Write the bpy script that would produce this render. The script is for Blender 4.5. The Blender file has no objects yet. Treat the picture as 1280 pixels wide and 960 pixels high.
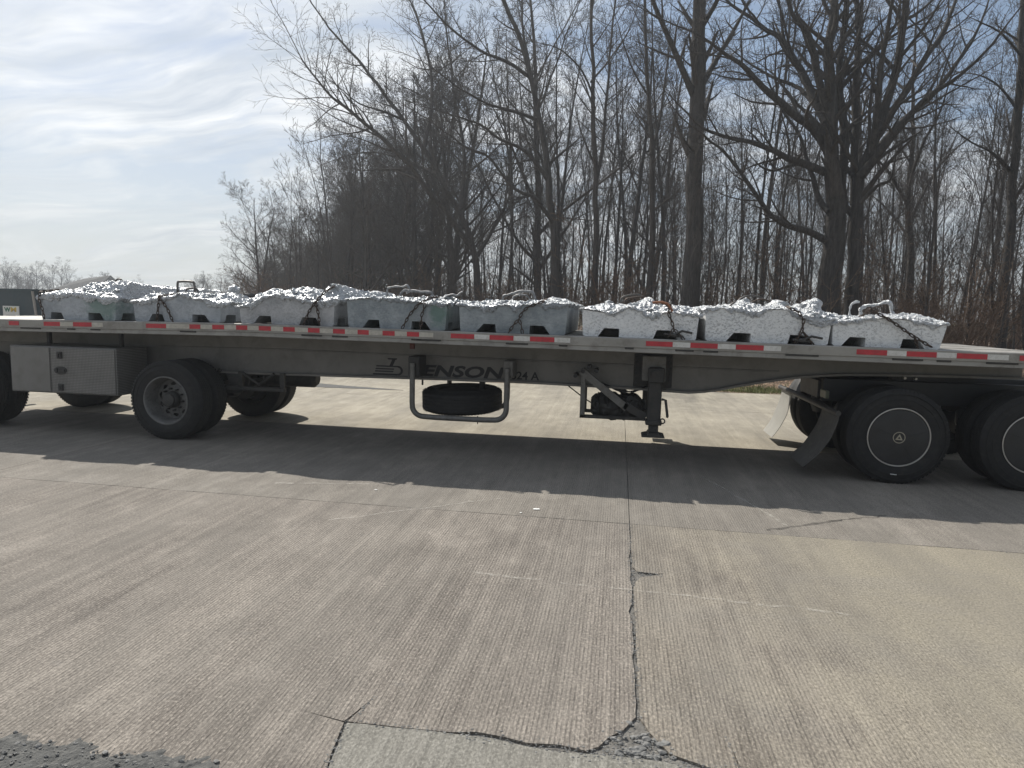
import bpy, bmesh, math, random
import numpy as np
from mathutils import Vector, Matrix, noise as mnoise
random.seed(7)
rng = np.random.default_rng(11)
S = bpy.context.scene
COL = S.collection
R = math.radians

# ------------------------------------------------------------------ camera
cam = bpy.data.cameras.new('camera')
cam_o = bpy.data.objects.new('camera', cam)
COL.objects.link(cam_o)
S.camera = cam_o
cam.sensor_width = 36.0
cam.lens = 823.7 / 1280 * 36.0
cam.clip_start, cam.clip_end = 0.1, 4000
yaw, pit, rol = -0.1586, -0.1112, 0.0250
F = Vector((math.sin(yaw) * math.cos(pit), math.cos(yaw) * math.cos(pit), math.sin(pit)))
R0 = Vector((math.cos(yaw), -math.sin(yaw), 0))
U0 = R0.cross(F)
RX = math.cos(rol) * R0 + math.sin(rol) * U0
UX = -math.sin(rol) * R0 + math.cos(rol) * U0
m4 = Matrix.Identity(4)
for i in range(3):
    m4[i][0], m4[i][1], m4[i][2] = RX[i], UX[i], -F[i]
m4.translation = Vector((0, -7.468, 1.758))
cam_o.matrix_world = m4

# ------------------------------------------------------------------ sun, sky, exposure
SUN_DIR = Vector((-0.71, 0.74, 1.0)).normalized()     # towards the sun: behind the woods, to the left
sun = bpy.data.lights.new('sun', 'SUN')
sun.energy = 5.0
sun.angle = R(0.6)
sun.color = (1.0, 0.95, 0.86)
sun_o = bpy.data.objects.new('sun', sun)
COL.objects.link(sun_o)
sun_o.rotation_euler = SUN_DIR.to_track_quat('Z', 'Y').to_euler()
sun_o.location = (-20, 20, 30)

world = bpy.data.worlds.new('World')
S.world = world
world.use_nodes = True
S.view_settings.view_transform = 'Standard'
S.view_settings.look = 'None'
S.view_settings.exposure = 0.2
S.view_settings.gamma = 1.0
S.view_settings.use_curve_mapping = False


class NT:
    """small helper round a node tree"""
    def __init__(s, tree):
        s.t = tree
        s.n = tree.nodes
        s.l = tree.links

    def add(s, kind, **kw):
        nd = s.n.new(kind)
        for k, v in kw.items():
            if k.startswith('i_'):
                key = k[2:]
                key = int(key) if key.isdigit() else key.replace('_', ' ')
                s.put(nd.inputs[key], v)
            else:
                setattr(nd, k, v)
        return nd

    def put(s, sock, v):
        if isinstance(v, bpy.types.NodeSocket):
            s.l.new(v, sock)
        else:
            if sock.type == 'RGBA' and len(v) == 3:
                v = (*v, 1)
            sock.default_value = v

    def math(s, op, a, b=0.0, c=None, clamp=False):
        nd = s.n.new('ShaderNodeMath')
        nd.operation = op
        nd.use_clamp = clamp
        s.put(nd.inputs[0], a)
        s.put(nd.inputs[1], b)
        if c is not None:
            s.put(nd.inputs[2], c)
        return nd.outputs[0]

    def mix(s, f, a, b, blend='MIX'):
        nd = s.n.new('ShaderNodeMix')
        nd.data_type = 'RGBA'
        nd.blend_type = blend
        s.put(nd.inputs[0], f)
        s.put(nd.inputs[6], a)
        s.put(nd.inputs[7], b)
        return nd.outputs[2]

    def ramp(s, f, stops):
        nd = s.n.new('ShaderNodeValToRGB')
        while len(nd.color_ramp.elements) < len(stops):
            nd.color_ramp.elements.new(0.5)
        for e, (p, c) in zip(nd.color_ramp.elements, stops):
            e.position = p
            e.color = (c, c, c, 1) if isinstance(c, (int, float)) else (*c, 1)
        s.put(nd.inputs[0], f)
        return nd.outputs[0]

    def mapped(s, vec, scale=(1, 1, 1), rot=(0, 0, 0), loc=(0, 0, 0)):
        nd = s.n.new('ShaderNodeMapping')
        s.put(nd.inputs[0], vec)
        nd.inputs['Scale'].default_value = scale
        nd.inputs['Rotation'].default_value = rot
        nd.inputs['Location'].default_value = loc
        return nd.outputs[0]

    def noise(s, vec, scale=5.0, detail=4.0, rough=0.55, dist=0.0):
        nd = s.n.new('ShaderNodeTexNoise')
        s.put(nd.inputs['Vector'], vec)
        nd.inputs['Scale'].default_value = scale
        nd.inputs['Detail'].default_value = detail
        nd.inputs['Roughness'].default_value = rough
        nd.inputs['Distortion'].default_value = dist
        return nd.outputs[0]


w = NT(world.node_tree)
w.n.clear()
sky = w.add('ShaderNodeTexSky', sky_type='NISHITA', sun_disc=False)
sky.sun_elevation = math.asin(SUN_DIR.z)
sky.sun_rotation = math.atan2(SUN_DIR.x, SUN_DIR.y)
sky.air_density = 1.0
sky.dust_density = 1.6
sky.ozone_density = 1.2
gen = w.add('ShaderNodeTexCoord').outputs['Generated']
sep = w.add('ShaderNodeSeparateXYZ', i_0=gen)
zz = w.math('ADD', w.math('MAXIMUM', sep.outputs[2], 0.0), 0.16)
px_ = w.math('DIVIDE', sep.outputs[0], zz)
py_ = w.math('DIVIDE', sep.outputs[1], zz)
pv = w.add('ShaderNodeCombineXYZ', i_0=px_, i_1=py_, i_2=0.0).outputs[0]
# broad veils of cirrus, streaked along one direction, and finer fibres inside them
warp = w.add('ShaderNodeTexNoise', i_Scale=0.9, i_Detail=3.0)
w.put(warp.inputs['Vector'], pv)
pw = w.add('ShaderNodeVectorMath', operation='MULTIPLY_ADD')
w.put(pw.inputs[0], warp.outputs[1]); pw.inputs[1].default_value = (0.9, 0.9, 0); w.put(pw.inputs[2], pv)
pw = pw.outputs[0]
broad = w.noise(w.mapped(pw, (0.55, 1.35, 1), (0, 0, R(24)), (3.1, 0.4, 0)), 1.0, 5.0, 0.55)
fib = w.noise(w.mapped(pw, (0.8, 5.0, 1), (0, 0, R(18)), (0.3, 2.2, 0)), 1.2, 6.0, 0.62, 0.25)
puff = w.noise(w.mapped(pw, (2.2, 3.4, 1), (0, 0, R(10)), (1.0, 5.0, 0)), 1.6, 6.0, 0.6)
cl = w.math('ADD', w.math('MULTIPLY', broad, 0.62), w.math('ADD', w.math('MULTIPLY', fib, 0.20), w.math('MULTIPLY', puff, 0.24)))
mask = w.ramp(cl, [(0.455, 0.0), (0.52, 0.5), (0.585, 1.0)])
thick = w.ramp(w.noise(w.mapped(pw, (1.0, 3.2, 1), (0, 0, R(20)), (7, 1, 0)), 0.9, 5.0, 0.6), [(0.35, 0.0), (0.65, 1.0)])
ccol = w.mix(thick, (5.9, 6.7, 7.7), (12.2, 12.3, 12.3))
# thin cloud scatters mostly forward: brighter round the sun, dimmer opposite it
sd = w.add('ShaderNodeVectorMath', operation='DOT_PRODUCT')
w.put(sd.inputs[0], gen); sd.inputs[1].default_value = tuple(SUN_DIR)
fwd = w.math('POWER', w.math('MULTIPLY_ADD', sd.outputs['Value'], 0.5, 0.5), 2.0)
fwd = w.math('MULTIPLY_ADD', fwd, 0.62, 0.42)
fcol = w.add('ShaderNodeCombineColor', i_0=fwd, i_1=fwd, i_2=fwd).outputs[0]
ccol = w.mix(1.0, ccol, fcol, 'MULTIPLY')
veil = w.mix(1.0, (4.0, 5.5, 7.6), fcol, 'MULTIPLY')
skyc = w.mix(0.5, sky.outputs[0], veil)
both = w.mix(w.math('MULTIPLY', mask, 0.9), skyc, ccol)
# thin murk low over the horizon
low = w.ramp(sep.outputs[2], [(0.0, 0.85), (0.09, 0.42), (0.24, 0.0)])
both = w.mix(low, both, w.mix(1.0, (8.0, 8.4, 8.3), fcol, 'MULTIPLY'))
bg = w.add('ShaderNodeBackground', i_Color=both, i_Strength=0.08)
w.l.new(bg.outputs[0], w.add('ShaderNodeOutputWorld').inputs[0])


# ------------------------------------------------------------------ materials
def mat(name):
    m = bpy.data.materials.new(name)
    m.use_nodes = True
    t = NT(m.node_tree)
    p = m.node_tree.nodes['Principled BSDF']
    return m, t, p


def obj_co(t):
    return t.add('ShaderNodeTexCoord').outputs['Object']


def simple(name, c1, c2, rough=0.6, metal=0.0, scale=6.0, bump=0.1, bscale=60.0, spec=0.5, dirt=None):
    """two tones of one paint or metal mixed by noise, fine bump, optional dirt in blotches"""
    m, t, p = mat(name)
    co = obj_co(t)
    f = t.ramp(t.noise(co, scale, 6, 0.6), [(0.3, 0.0), (0.7, 1.0)])
    c = t.mix(f, c1, c2)
    if dirt:
        d = t.ramp(t.noise(co, scale * 2.3, 7, 0.68, 0.3), [(0.48, 0.0), (0.68, 1.0)])
        c = t.mix(t.math('MULTIPLY', d, dirt[1]), c, dirt[0])
    t.put(p.inputs['Base Color'], c)
    rr = t.math('ADD', t.math('MULTIPLY', f, 0.18), rough - 0.09)
    t.put(p.inputs['Roughness'], rr)
    p.inputs['Metallic'].default_value = metal
    p.inputs['Specular IOR Level'].default_value = spec
    if bump:
        b = t.add('ShaderNodeBump', i_Strength=bump, i_Distance=0.01)
        t.put(b.inputs['Height'], t.noise(co, bscale, 4, 0.6))
        t.l.new(b.outputs[0], p.inputs['Normal'])
    return m


def concrete(name, ca, cb, period=0.0205, worn=0.0, groove=1.0, smooth_right=False, tone=1.0):
    m, t, p = mat(name)
    co = obj_co(t)
    sp = t.add('ShaderNodeSeparateXYZ', i_0=co)
    big = t.noise(co, 0.55, 6, 0.62)
    mid = t.noise(t.mapped(co, (1.8, 1.1, 1)), 2.2, 6, 0.65)
    streak = t.noise(t.mapped(co, (13.0, 0.4, 1), (0, 0, 0.015)), 1.0, 6, 0.75)
    fine = t.noise(co, 46.0, 5, 0.75)
    grit = t.noise(co, 170.0, 2, 0.6)
    bead = t.noise(t.mapped(co, (1.0, 0.62, 1)), 88.0, 3, 0.7)
    f = t.math('ADD', t.math('MULTIPLY', big, 0.34), t.math('ADD', t.math('MULTIPLY', mid, 0.26), t.math('MULTIPLY', streak, 0.40)))
    f = t.ramp(f, [(0.405, 0.0), (0.585, 1.0)])
    c = t.mix(f, ca, cb)
    if smooth_right:
        # the trafficked right half is polished to a yellower grey
        e = t.math('ADD', sp.outputs[0], t.math('MULTIPLY', t.math('SUBTRACT', mid, 0.5), 2.2))
        e = t.math('ADD', e, t.math('MULTIPLY', t.math('ADD', sp.outputs[1], 3.4), 0.12))
        wear = t.ramp(t.math('MULTIPLY', t.math('SUBTRACT', e, 0.55), 0.8), [(0.0, 0.0), (1.0, 1.0)])
        c = t.mix(t.math('MULTIPLY', wear, 0.75), c, (0.285, 0.257, 0.196))
        dk = t.ramp(t.noise(t.mapped(co, (0.7, 1.6, 1), (0, 0, 0.2)), 1.5, 5, 0.6), [(0.5, 0.0), (0.72, 1.0)])
        c = t.mix(t.math('MULTIPLY', dk, 0.45), c, (0.21, 0.195, 0.175))
    else:
        wear = t.ramp(t.math('ADD', mid, worn), [(0.52, 0.0), (0.78, 1.0)])
    # grooves raked across the slab
    wob = t.math('MULTIPLY', t.math('SUBTRACT', t.noise(t.mapped(co, (6, 0.9, 1)), 1.0, 3, 0.6), 0.5), 0.0035)
    ph = t.math('MULTIPLY', t.math('ADD', sp.outputs[0], wob), 2 * math.pi / period)
    g = t.math('ADD', t.math('MULTIPLY', t.math('SINE', ph), 0.5), 0.5)
    g = t.ramp(g, [(0.1, 0.0), (0.62, 1.0)])
    brk = t.ramp(t.noise(t.mapped(co, (30, 5, 1)), 1.5, 4, 0.7), [(0.34, 0.08), (0.62, 1.0)])
    gm = t.math('MULTIPLY', t.math('SUBTRACT', 1.0, t.math('MULTIPLY', wear, 0.88)), brk)
    gd = t.math('MULTIPLY', t.math('MULTIPLY', t.math('SUBTRACT', 1.0, g), gm), 0.5 * groove)
    c = t.mix(gd, c, tuple(v * 0.36 for v in ca))
    c = t.mix(t.math('MULTIPLY', t.ramp(fine, [(0.55, 0.0), (0.78, 1.0)]), 0.42), c, (0.15, 0.14, 0.13))
    c = t.mix(t.math('MULTIPLY', t.ramp(fine, [(0.2, 1.0), (0.40, 0.0)]), 0.35), c, (0.60, 0.57, 0.52))
    c = t.mix(t.math('MULTIPLY', t.ramp(bead, [(0.50, 0.0), (0.66, 1.0)]), 0.55), c, tuple(v * 0.42 for v in ca))
    c = t.mix(t.math('MULTIPLY', t.ramp(bead, [(0.32, 1.0), (0.47, 0.0)]), 0.5), c, tuple(min(0.62, v * 1.62) for v in cb))
    spots = t.ramp(t.noise(co, 7.0, 3, 0.5), [(0.66, 0.0), (0.75, 1.0)])
    c = t.mix(t.math('MULTIPLY', spots, 0.4), c, (0.16, 0.15, 0.14))
    # broad dark traffic film, darker and lighter lanes along the grooves
    film = t.ramp(t.noise(t.mapped(co, (1.3, 0.28, 1), (0, 0, -0.25)), 1.0, 5, 0.6), [(0.42, 0.0), (0.66, 1.0)])
    c = t.mix(t.math('MULTIPLY', film, 0.5), c, (0.16, 0.148, 0.132))
    if tone != 1.0:
        c = t.mix(1.0, c, (tone, tone, tone), 'MULTIPLY')
    t.put(p.inputs['Base Color'], c)
    t.put(p.inputs['Roughness'], t.math('SUBTRACT', 0.92, t.math('MULTIPLY', wear, 0.16)))
    p.inputs['Specular IOR Level'].default_value = 0.25
    h = t.math('ADD', t.math('MULTIPLY', t.math('MULTIPLY', g, gm), 0.55 * groove), t.math('MULTIPLY', grit, 0.3))
    h = t.math('ADD', h, t.math('MULTIPLY', t.math('SUBTRACT', fine, bead), 0.6))
    b = t.add('ShaderNodeBump', i_Strength=0.75, i_Distance=0.006)
    t.put(b.inputs['Height'], h)
    t.l.new(b.outputs[0], p.inputs['Normal'])
    return m


def block_mat(name, c1, c2, speck=0.5, stain=None):
    """cast aluminium dross: pale matt grey, pitted with dark specks; stain = (x, y, z, radius) of a green patch"""
    m, t, p = mat(name)
    co = t.add('ShaderNodeNewGeometry').outputs['Position']
    f = t.ramp(t.noise(co, 5.5, 7, 0.66), [(0.34, 0.0), (0.66, 1.0)])
    c = t.mix(f, c1, c2)
    lines = t.noise(t.mapped(co, (6, 6, 30)), 1.4, 5, 0.7, 0.4)
    c = t.mix(t.math('MULTIPLY', t.ramp(lines, [(0.55, 0.0), (0.75, 1.0)]), 0.35), c, (0.78, 0.80, 0.82))
    pit = t.noise(t.mapped(co, (1, 1, 1.4), (0, 0.5, 0)), 34.0, 4, 0.72, 0.9)
    pm = t.ramp(pit, [(0.515, 0.0), (0.585, 1.0)])
    pz = t.ramp(t.noise(co, 3.2, 3, 0.5), [(0.3, 0.35), (0.65, 1.0)])
    pm = t.math('MULTIPLY', pm, pz)
    c = t.mix(t.math('MULTIPLY', pm, speck), c, (0.10, 0.105, 0.115))
    if stain:
        d = t.add('ShaderNodeVectorMath', operation='DISTANCE')
        t.put(d.inputs[0], t.mapped(co, (1, 0.4, 0.75), (0, 0, 0)))
        d.inputs[1].default_value = (stain[0], stain[1] * 0.4, stain[2] * 0.75)
        e = t.math('ADD', t.math('DIVIDE', d.outputs['Value'], stain[3]), t.math('MULTIPLY', t.math('SUBTRACT', t.noise(co, 14.0, 5, 0.7), 0.5), 1.5))
        c = t.mix(t.ramp(e, [(0.4, 0.62), (1.05, 0.0)]), c, (0.08, 0.19, 0.14))
    t.put(p.inputs['Base Color'], c)
    p.inputs['Metallic'].default_value = 0.12
    p.inputs['Roughness'].default_value = 0.5
    b = t.add('ShaderNodeBump', i_Strength=0.6, i_Distance=0.012)
    t.put(b.inputs['Height'], t.math('SUBTRACT', t.noise(co, 22.0, 6, 0.7), t.math('MULTIPLY', pm, 0.5)))
    t.l.new(b.outputs[0], p.inputs['Normal'])
    return m


def crust_mat(name='crumpled aluminium crust', ca=(0.50, 0.52, 0.545), cb=(0.90, 0.91, 0.92)):
    m, t, p = mat(name)
    co = t.add('ShaderNodeNewGeometry').outputs['Position']
    f = t.ramp(t.noise(co, 26.0, 6, 0.7), [(0.3, 0.0), (0.66, 1.0)])
    c = t.mix(f, ca, cb)
    pm = t.ramp(t.noise(co, 60.0, 4, 0.7, 0.5), [(0.54, 0.0), (0.64, 1.0)])
    c = t.mix(t.math('MULTIPLY', pm, 0.75), c, (0.15, 0.155, 0.165))
    t.put(p.inputs['Base Color'], c)
    p.inputs['Metallic'].default_value = 0.62
    t.put(p.inputs['Roughness'], t.math('ADD', t.math('MULTIPLY', f, -0.14), 0.42))
    b = t.add('ShaderNodeBump', i_Strength=1.0, i_Distance=0.03)
    v = t.add('ShaderNodeTexVoronoi', feature='F1', i_Scale=38.0)
    t.put(v.inputs['Vector'], co)
    t.put(b.inputs['Height'], t.math('ADD', t.math('MULTIPLY', v.outputs['Distance'], 0.9), t.math('MULTIPLY', t.noise(co, 45.0, 5, 0.75), 1.3)))
    t.l.new(b.outputs[0], p.inputs['Normal'])
    return m


def bark_mat(name, c1, c2):
    m, t, p = mat(name)
    co = obj_co(t)
    f = t.noise(t.mapped(co, (14, 14, 2.2)), 1.0, 6, 0.7, 0.4)
    c = t.mix(t.ramp(f, [(0.35, 0.0), (0.65, 1.0)]), c1, c2)
    ri = t.add('ShaderNodeObjectInfo').outputs['Random']
    c = t.mix(t.math('MULTIPLY', ri, 0.45), c, (0.105, 0.088, 0.075))
    t.put(p.inputs['Base Color'], c)
    p.inputs['Roughness'].default_value = 0.9
    p.inputs['Specular IOR Level'].default_value = 0.25
    b = t.add('ShaderNodeBump', i_Strength=1.0, i_Distance=0.05)
    t.put(b.inputs['Height'], f)
    t.l.new(b.outputs[0], p.inputs['Normal'])
    return m


def tread_plate():
    """diamond tread plate: small lozenge lugs in relief, dull aluminium"""
    m, t, p = mat('tread plate aluminium')
    co = obj_co(t)
    sp = t.add('ShaderNodeSeparateXYZ', i_0=co)
    k = 2 * math.pi / 0.042
    a = t.math('SINE', t.math('MULTIPLY', sp.outputs[0], k))
    b_ = t.math('SINE', t.math('MULTIPLY', sp.outputs[2], k))
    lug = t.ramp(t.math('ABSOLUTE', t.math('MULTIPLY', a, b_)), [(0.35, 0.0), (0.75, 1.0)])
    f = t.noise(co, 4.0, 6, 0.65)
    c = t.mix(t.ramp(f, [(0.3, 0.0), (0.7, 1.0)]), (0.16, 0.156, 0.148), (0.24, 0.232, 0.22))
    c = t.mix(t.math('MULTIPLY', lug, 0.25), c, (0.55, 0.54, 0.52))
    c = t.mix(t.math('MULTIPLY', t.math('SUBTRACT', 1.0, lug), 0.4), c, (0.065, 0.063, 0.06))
    t.put(p.inputs['Base Color'], c)
    p.inputs['Metallic'].default_value = 0.35
    p.inputs['Roughness'].default_value = 0.5
    b = t.add('ShaderNodeBump', i_Strength=0.5, i_Distance=0.006)
    t.put(b.inputs['Height'], lug)
    t.l.new(b.outputs[0], p.inputs['Normal'])
    return m


M = dict(
    slab_left=concrete('raked concrete', (0.150, 0.133, 0.117), (0.325, 0.291, 0.254), worn=-0.05),
    slab_right=concrete('raked concrete worn to the right', (0.160, 0.141, 0.119), (0.315, 0.281, 0.236), smooth_right=True),
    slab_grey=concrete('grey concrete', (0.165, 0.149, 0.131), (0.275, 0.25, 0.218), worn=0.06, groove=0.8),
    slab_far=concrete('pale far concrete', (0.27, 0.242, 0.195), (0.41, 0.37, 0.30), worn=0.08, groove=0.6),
    patch=concrete('grey repair concrete', (0.175, 0.168, 0.148), (0.29, 0.278, 0.248), period=0.056, groove=0.6, worn=-0.15),
    rubble=simple('broken subbase', (0.085, 0.081, 0.075), (0.22, 0.208, 0.19), 0.95, scale=30, bump=0.9, bscale=70),
    gravel=simple('dark gravelly asphalt', (0.04, 0.042, 0.043), (0.15, 0.148, 0.14), 0.95, scale=40, bump=0.9, bscale=90),
    stone=simple('grey stones', (0.10, 0.10, 0.097), (0.27, 0.265, 0.255), 0.85, scale=14, bump=0.4),
    soil=simple('dry lawn and soil', (0.10, 0.095, 0.05), (0.20, 0.175, 0.10), 0.95, scale=1.2, bump=0.5, bscale=25),
    litter=simple('leaf litter', (0.115, 0.075, 0.05), (0.30, 0.215, 0.15), 0.95, scale=7, bump=0.9, bscale=22),
    grass=simple('spring grass', (0.10, 0.125, 0.035), (0.21, 0.21, 0.085), 0.8, scale=3, bump=0),
    drive=simple('pale drive concrete', (0.34, 0.31, 0.26), (0.44, 0.40, 0.34), 0.9, scale=1.5, bump=0.2),
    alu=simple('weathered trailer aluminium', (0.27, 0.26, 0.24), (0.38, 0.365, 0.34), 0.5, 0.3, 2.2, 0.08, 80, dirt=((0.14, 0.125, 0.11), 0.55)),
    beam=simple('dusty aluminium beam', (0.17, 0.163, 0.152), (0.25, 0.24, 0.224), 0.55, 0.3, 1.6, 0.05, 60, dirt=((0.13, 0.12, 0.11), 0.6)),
    deck=simple('scuffed deck boards', (0.24, 0.23, 0.21), (0.38, 0.365, 0.34), 0.6, 0.2, 3.0, 0.2, 50, dirt=((0.12, 0.10, 0.085), 0.7)),
    steel=simple('grimy painted steel', (0.028, 0.028, 0.028), (0.06, 0.058, 0.055), 0.6, 0.1, 8, 0.2, 70, dirt=((0.085, 0.07, 0.058), 0.4)),
    galv=simple('grey carrier steel', (0.13, 0.13, 0.125), (0.22, 0.215, 0.205), 0.5, 0.4, 7, 0.1, 70, dirt=((0.10, 0.085, 0.07), 0.6)),
    wheel=simple('dusty wheel steel', (0.13, 0.13, 0.128), (0.22, 0.217, 0.21), 0.55, 0.3, 9, 0.1, 70, dirt=((0.09, 0.085, 0.08), 0.7)),
    black=simple('black plastic', (0.018, 0.018, 0.019), (0.035, 0.035, 0.036), 0.5, 0, 6, 0.1, 60),
    rubber=simple('tyre rubber', (0.014, 0.014, 0.015), (0.026, 0.026, 0.026), 0.75, 0, 7, 0.2, 50, 0.35, dirt=((0.045, 0.042, 0.038), 0.45)),
    chrome=simple('rim ring metal', (0.40, 0.39, 0.37), (0.50, 0.49, 0.47), 0.35, 0.6, 9, 0.05, 60),
    red=simple('red reflective tape', (0.44, 0.030, 0.045), (0.56, 0.045, 0.06), 0.4, 0, 12, 0.03, 90, dirt=((0.22, 0.06, 0.06), 0.5)),
    white=simple('white reflective tape', (0.60, 0.59, 0.56), (0.72, 0.71, 0.69), 0.4, 0, 12, 0.03, 90, dirt=((0.36, 0.34, 0.31), 0.5)),
    cream=simple('yellowed reflective tape', (0.46, 0.43, 0.37), (0.56, 0.53, 0.47), 0.45, 0, 12, 0.03, 90, dirt=((0.28, 0.25, 0.21), 0.5)),
    ink=simple('black lettering', (0.010, 0.010, 0.012), (0.02, 0.02, 0.023), 0.6, 0, 14, 0.0),
    inkgrey=simple('faded lettering', (0.045, 0.045, 0.05), (0.085, 0.085, 0.09), 0.6, 0, 14, 0.0),
    chain=simple('rusty chain steel', (0.045, 0.038, 0.034), (0.10, 0.075, 0.06), 0.6, 0.4, 20, 0.2, 90, dirt=((0.17, 0.09, 0.055), 0.5)),
    rod=simple('dull steel rod', (0.07, 0.065, 0.062), (0.15, 0.14, 0.13), 0.55, 0.4, 20, 0.2, 90),
    orange=simple('orange chain hook', (0.26, 0.10, 0.05), (0.32, 0.14, 0.07), 0.6, 0, 20, 0.1, 90),
    coated=simple('dross coated steel', (0.16, 0.16, 0.16), (0.42, 0.42, 0.425), 0.55, 0.4, 30, 0.8, 60),
    dross=simple('dark dross', (0.05, 0.048, 0.048), (0.13, 0.125, 0.12), 0.8, 0.1, 20, 0.8, 50),
    timber=simple('dark timber', (0.04, 0.034, 0.028), (0.085, 0.07, 0.056), 0.9, 0, 12, 0.3, 60),
    bin=simple('dark teal bin paint', (0.006, 0.026, 0.038), (0.010, 0.036, 0.050), 0.5, 0, 3, 0.05, 30, dirt=((0.03, 0.05, 0.055), 0.4)),
    plate=simple('white sign plate', (0.62, 0.63, 0.60), (0.70, 0.71, 0.68), 0.5, 0, 10, 0.0),
    yellow=simple('yellow sign ink', (0.55, 0.38, 0.05), (0.62, 0.44, 0.07), 0.5, 0, 10, 0.0),
    green=simple('green sign ink', (0.02, 0.12, 0.06), (0.03, 0.15, 0.08), 0.5, 0, 10, 0.0),
    tarp=simple('black tarpaulin', (0.03, 0.03, 0.03), (0.06, 0.058, 0.055), 0.6, 0, 6, 0.5, 25),
    flap=simple('dusty mud flap rubber', (0.055, 0.054, 0.052), (0.095, 0.092, 0.088), 0.7, 0, 7, 0.2, 50, dirt=((0.15, 0.14, 0.125), 0.5)),
    paper=simple('white paper', (0.7, 0.7, 0.68), (0.8, 0.8, 0.78), 0.8, 0, 10, 0.0),
    roof=simple('grey roof shingle', (0.03, 0.03, 0.03), (0.055, 0.054, 0.053), 0.9, 0, 4, 0.3, 12),
    siding=simple('pale siding', (0.42, 0.42, 0.40), (0.5, 0.5, 0.48), 0.8, 0, 3, 0.1, 12),
    bark=bark_mat('dark bark', (0.030, 0.029, 0.029), (0.085, 0.079, 0.075)),
    twig=bark_mat('grey brown twigs', (0.050, 0.045, 0.043), (0.10, 0.088, 0.080)),
    brush=bark_mat('brown brush', (0.105, 0.066, 0.045), (0.20, 0.135, 0.092)),
    tread=tread_plate(),
    crust=crust_mat(),
    crust_grey=crust_mat('dull grey crust', (0.32, 0.345, 0.37), (0.68, 0.70, 0.72)),
)
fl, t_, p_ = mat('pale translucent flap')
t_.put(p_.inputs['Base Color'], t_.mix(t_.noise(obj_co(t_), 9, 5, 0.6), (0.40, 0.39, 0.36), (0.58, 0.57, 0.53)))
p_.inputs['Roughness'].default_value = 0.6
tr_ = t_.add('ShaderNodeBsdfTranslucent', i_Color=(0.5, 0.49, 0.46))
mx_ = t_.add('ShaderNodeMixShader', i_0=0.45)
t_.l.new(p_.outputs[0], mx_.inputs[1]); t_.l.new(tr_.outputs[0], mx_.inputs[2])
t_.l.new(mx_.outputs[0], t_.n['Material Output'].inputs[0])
M['pale_flap'] = fl


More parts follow.
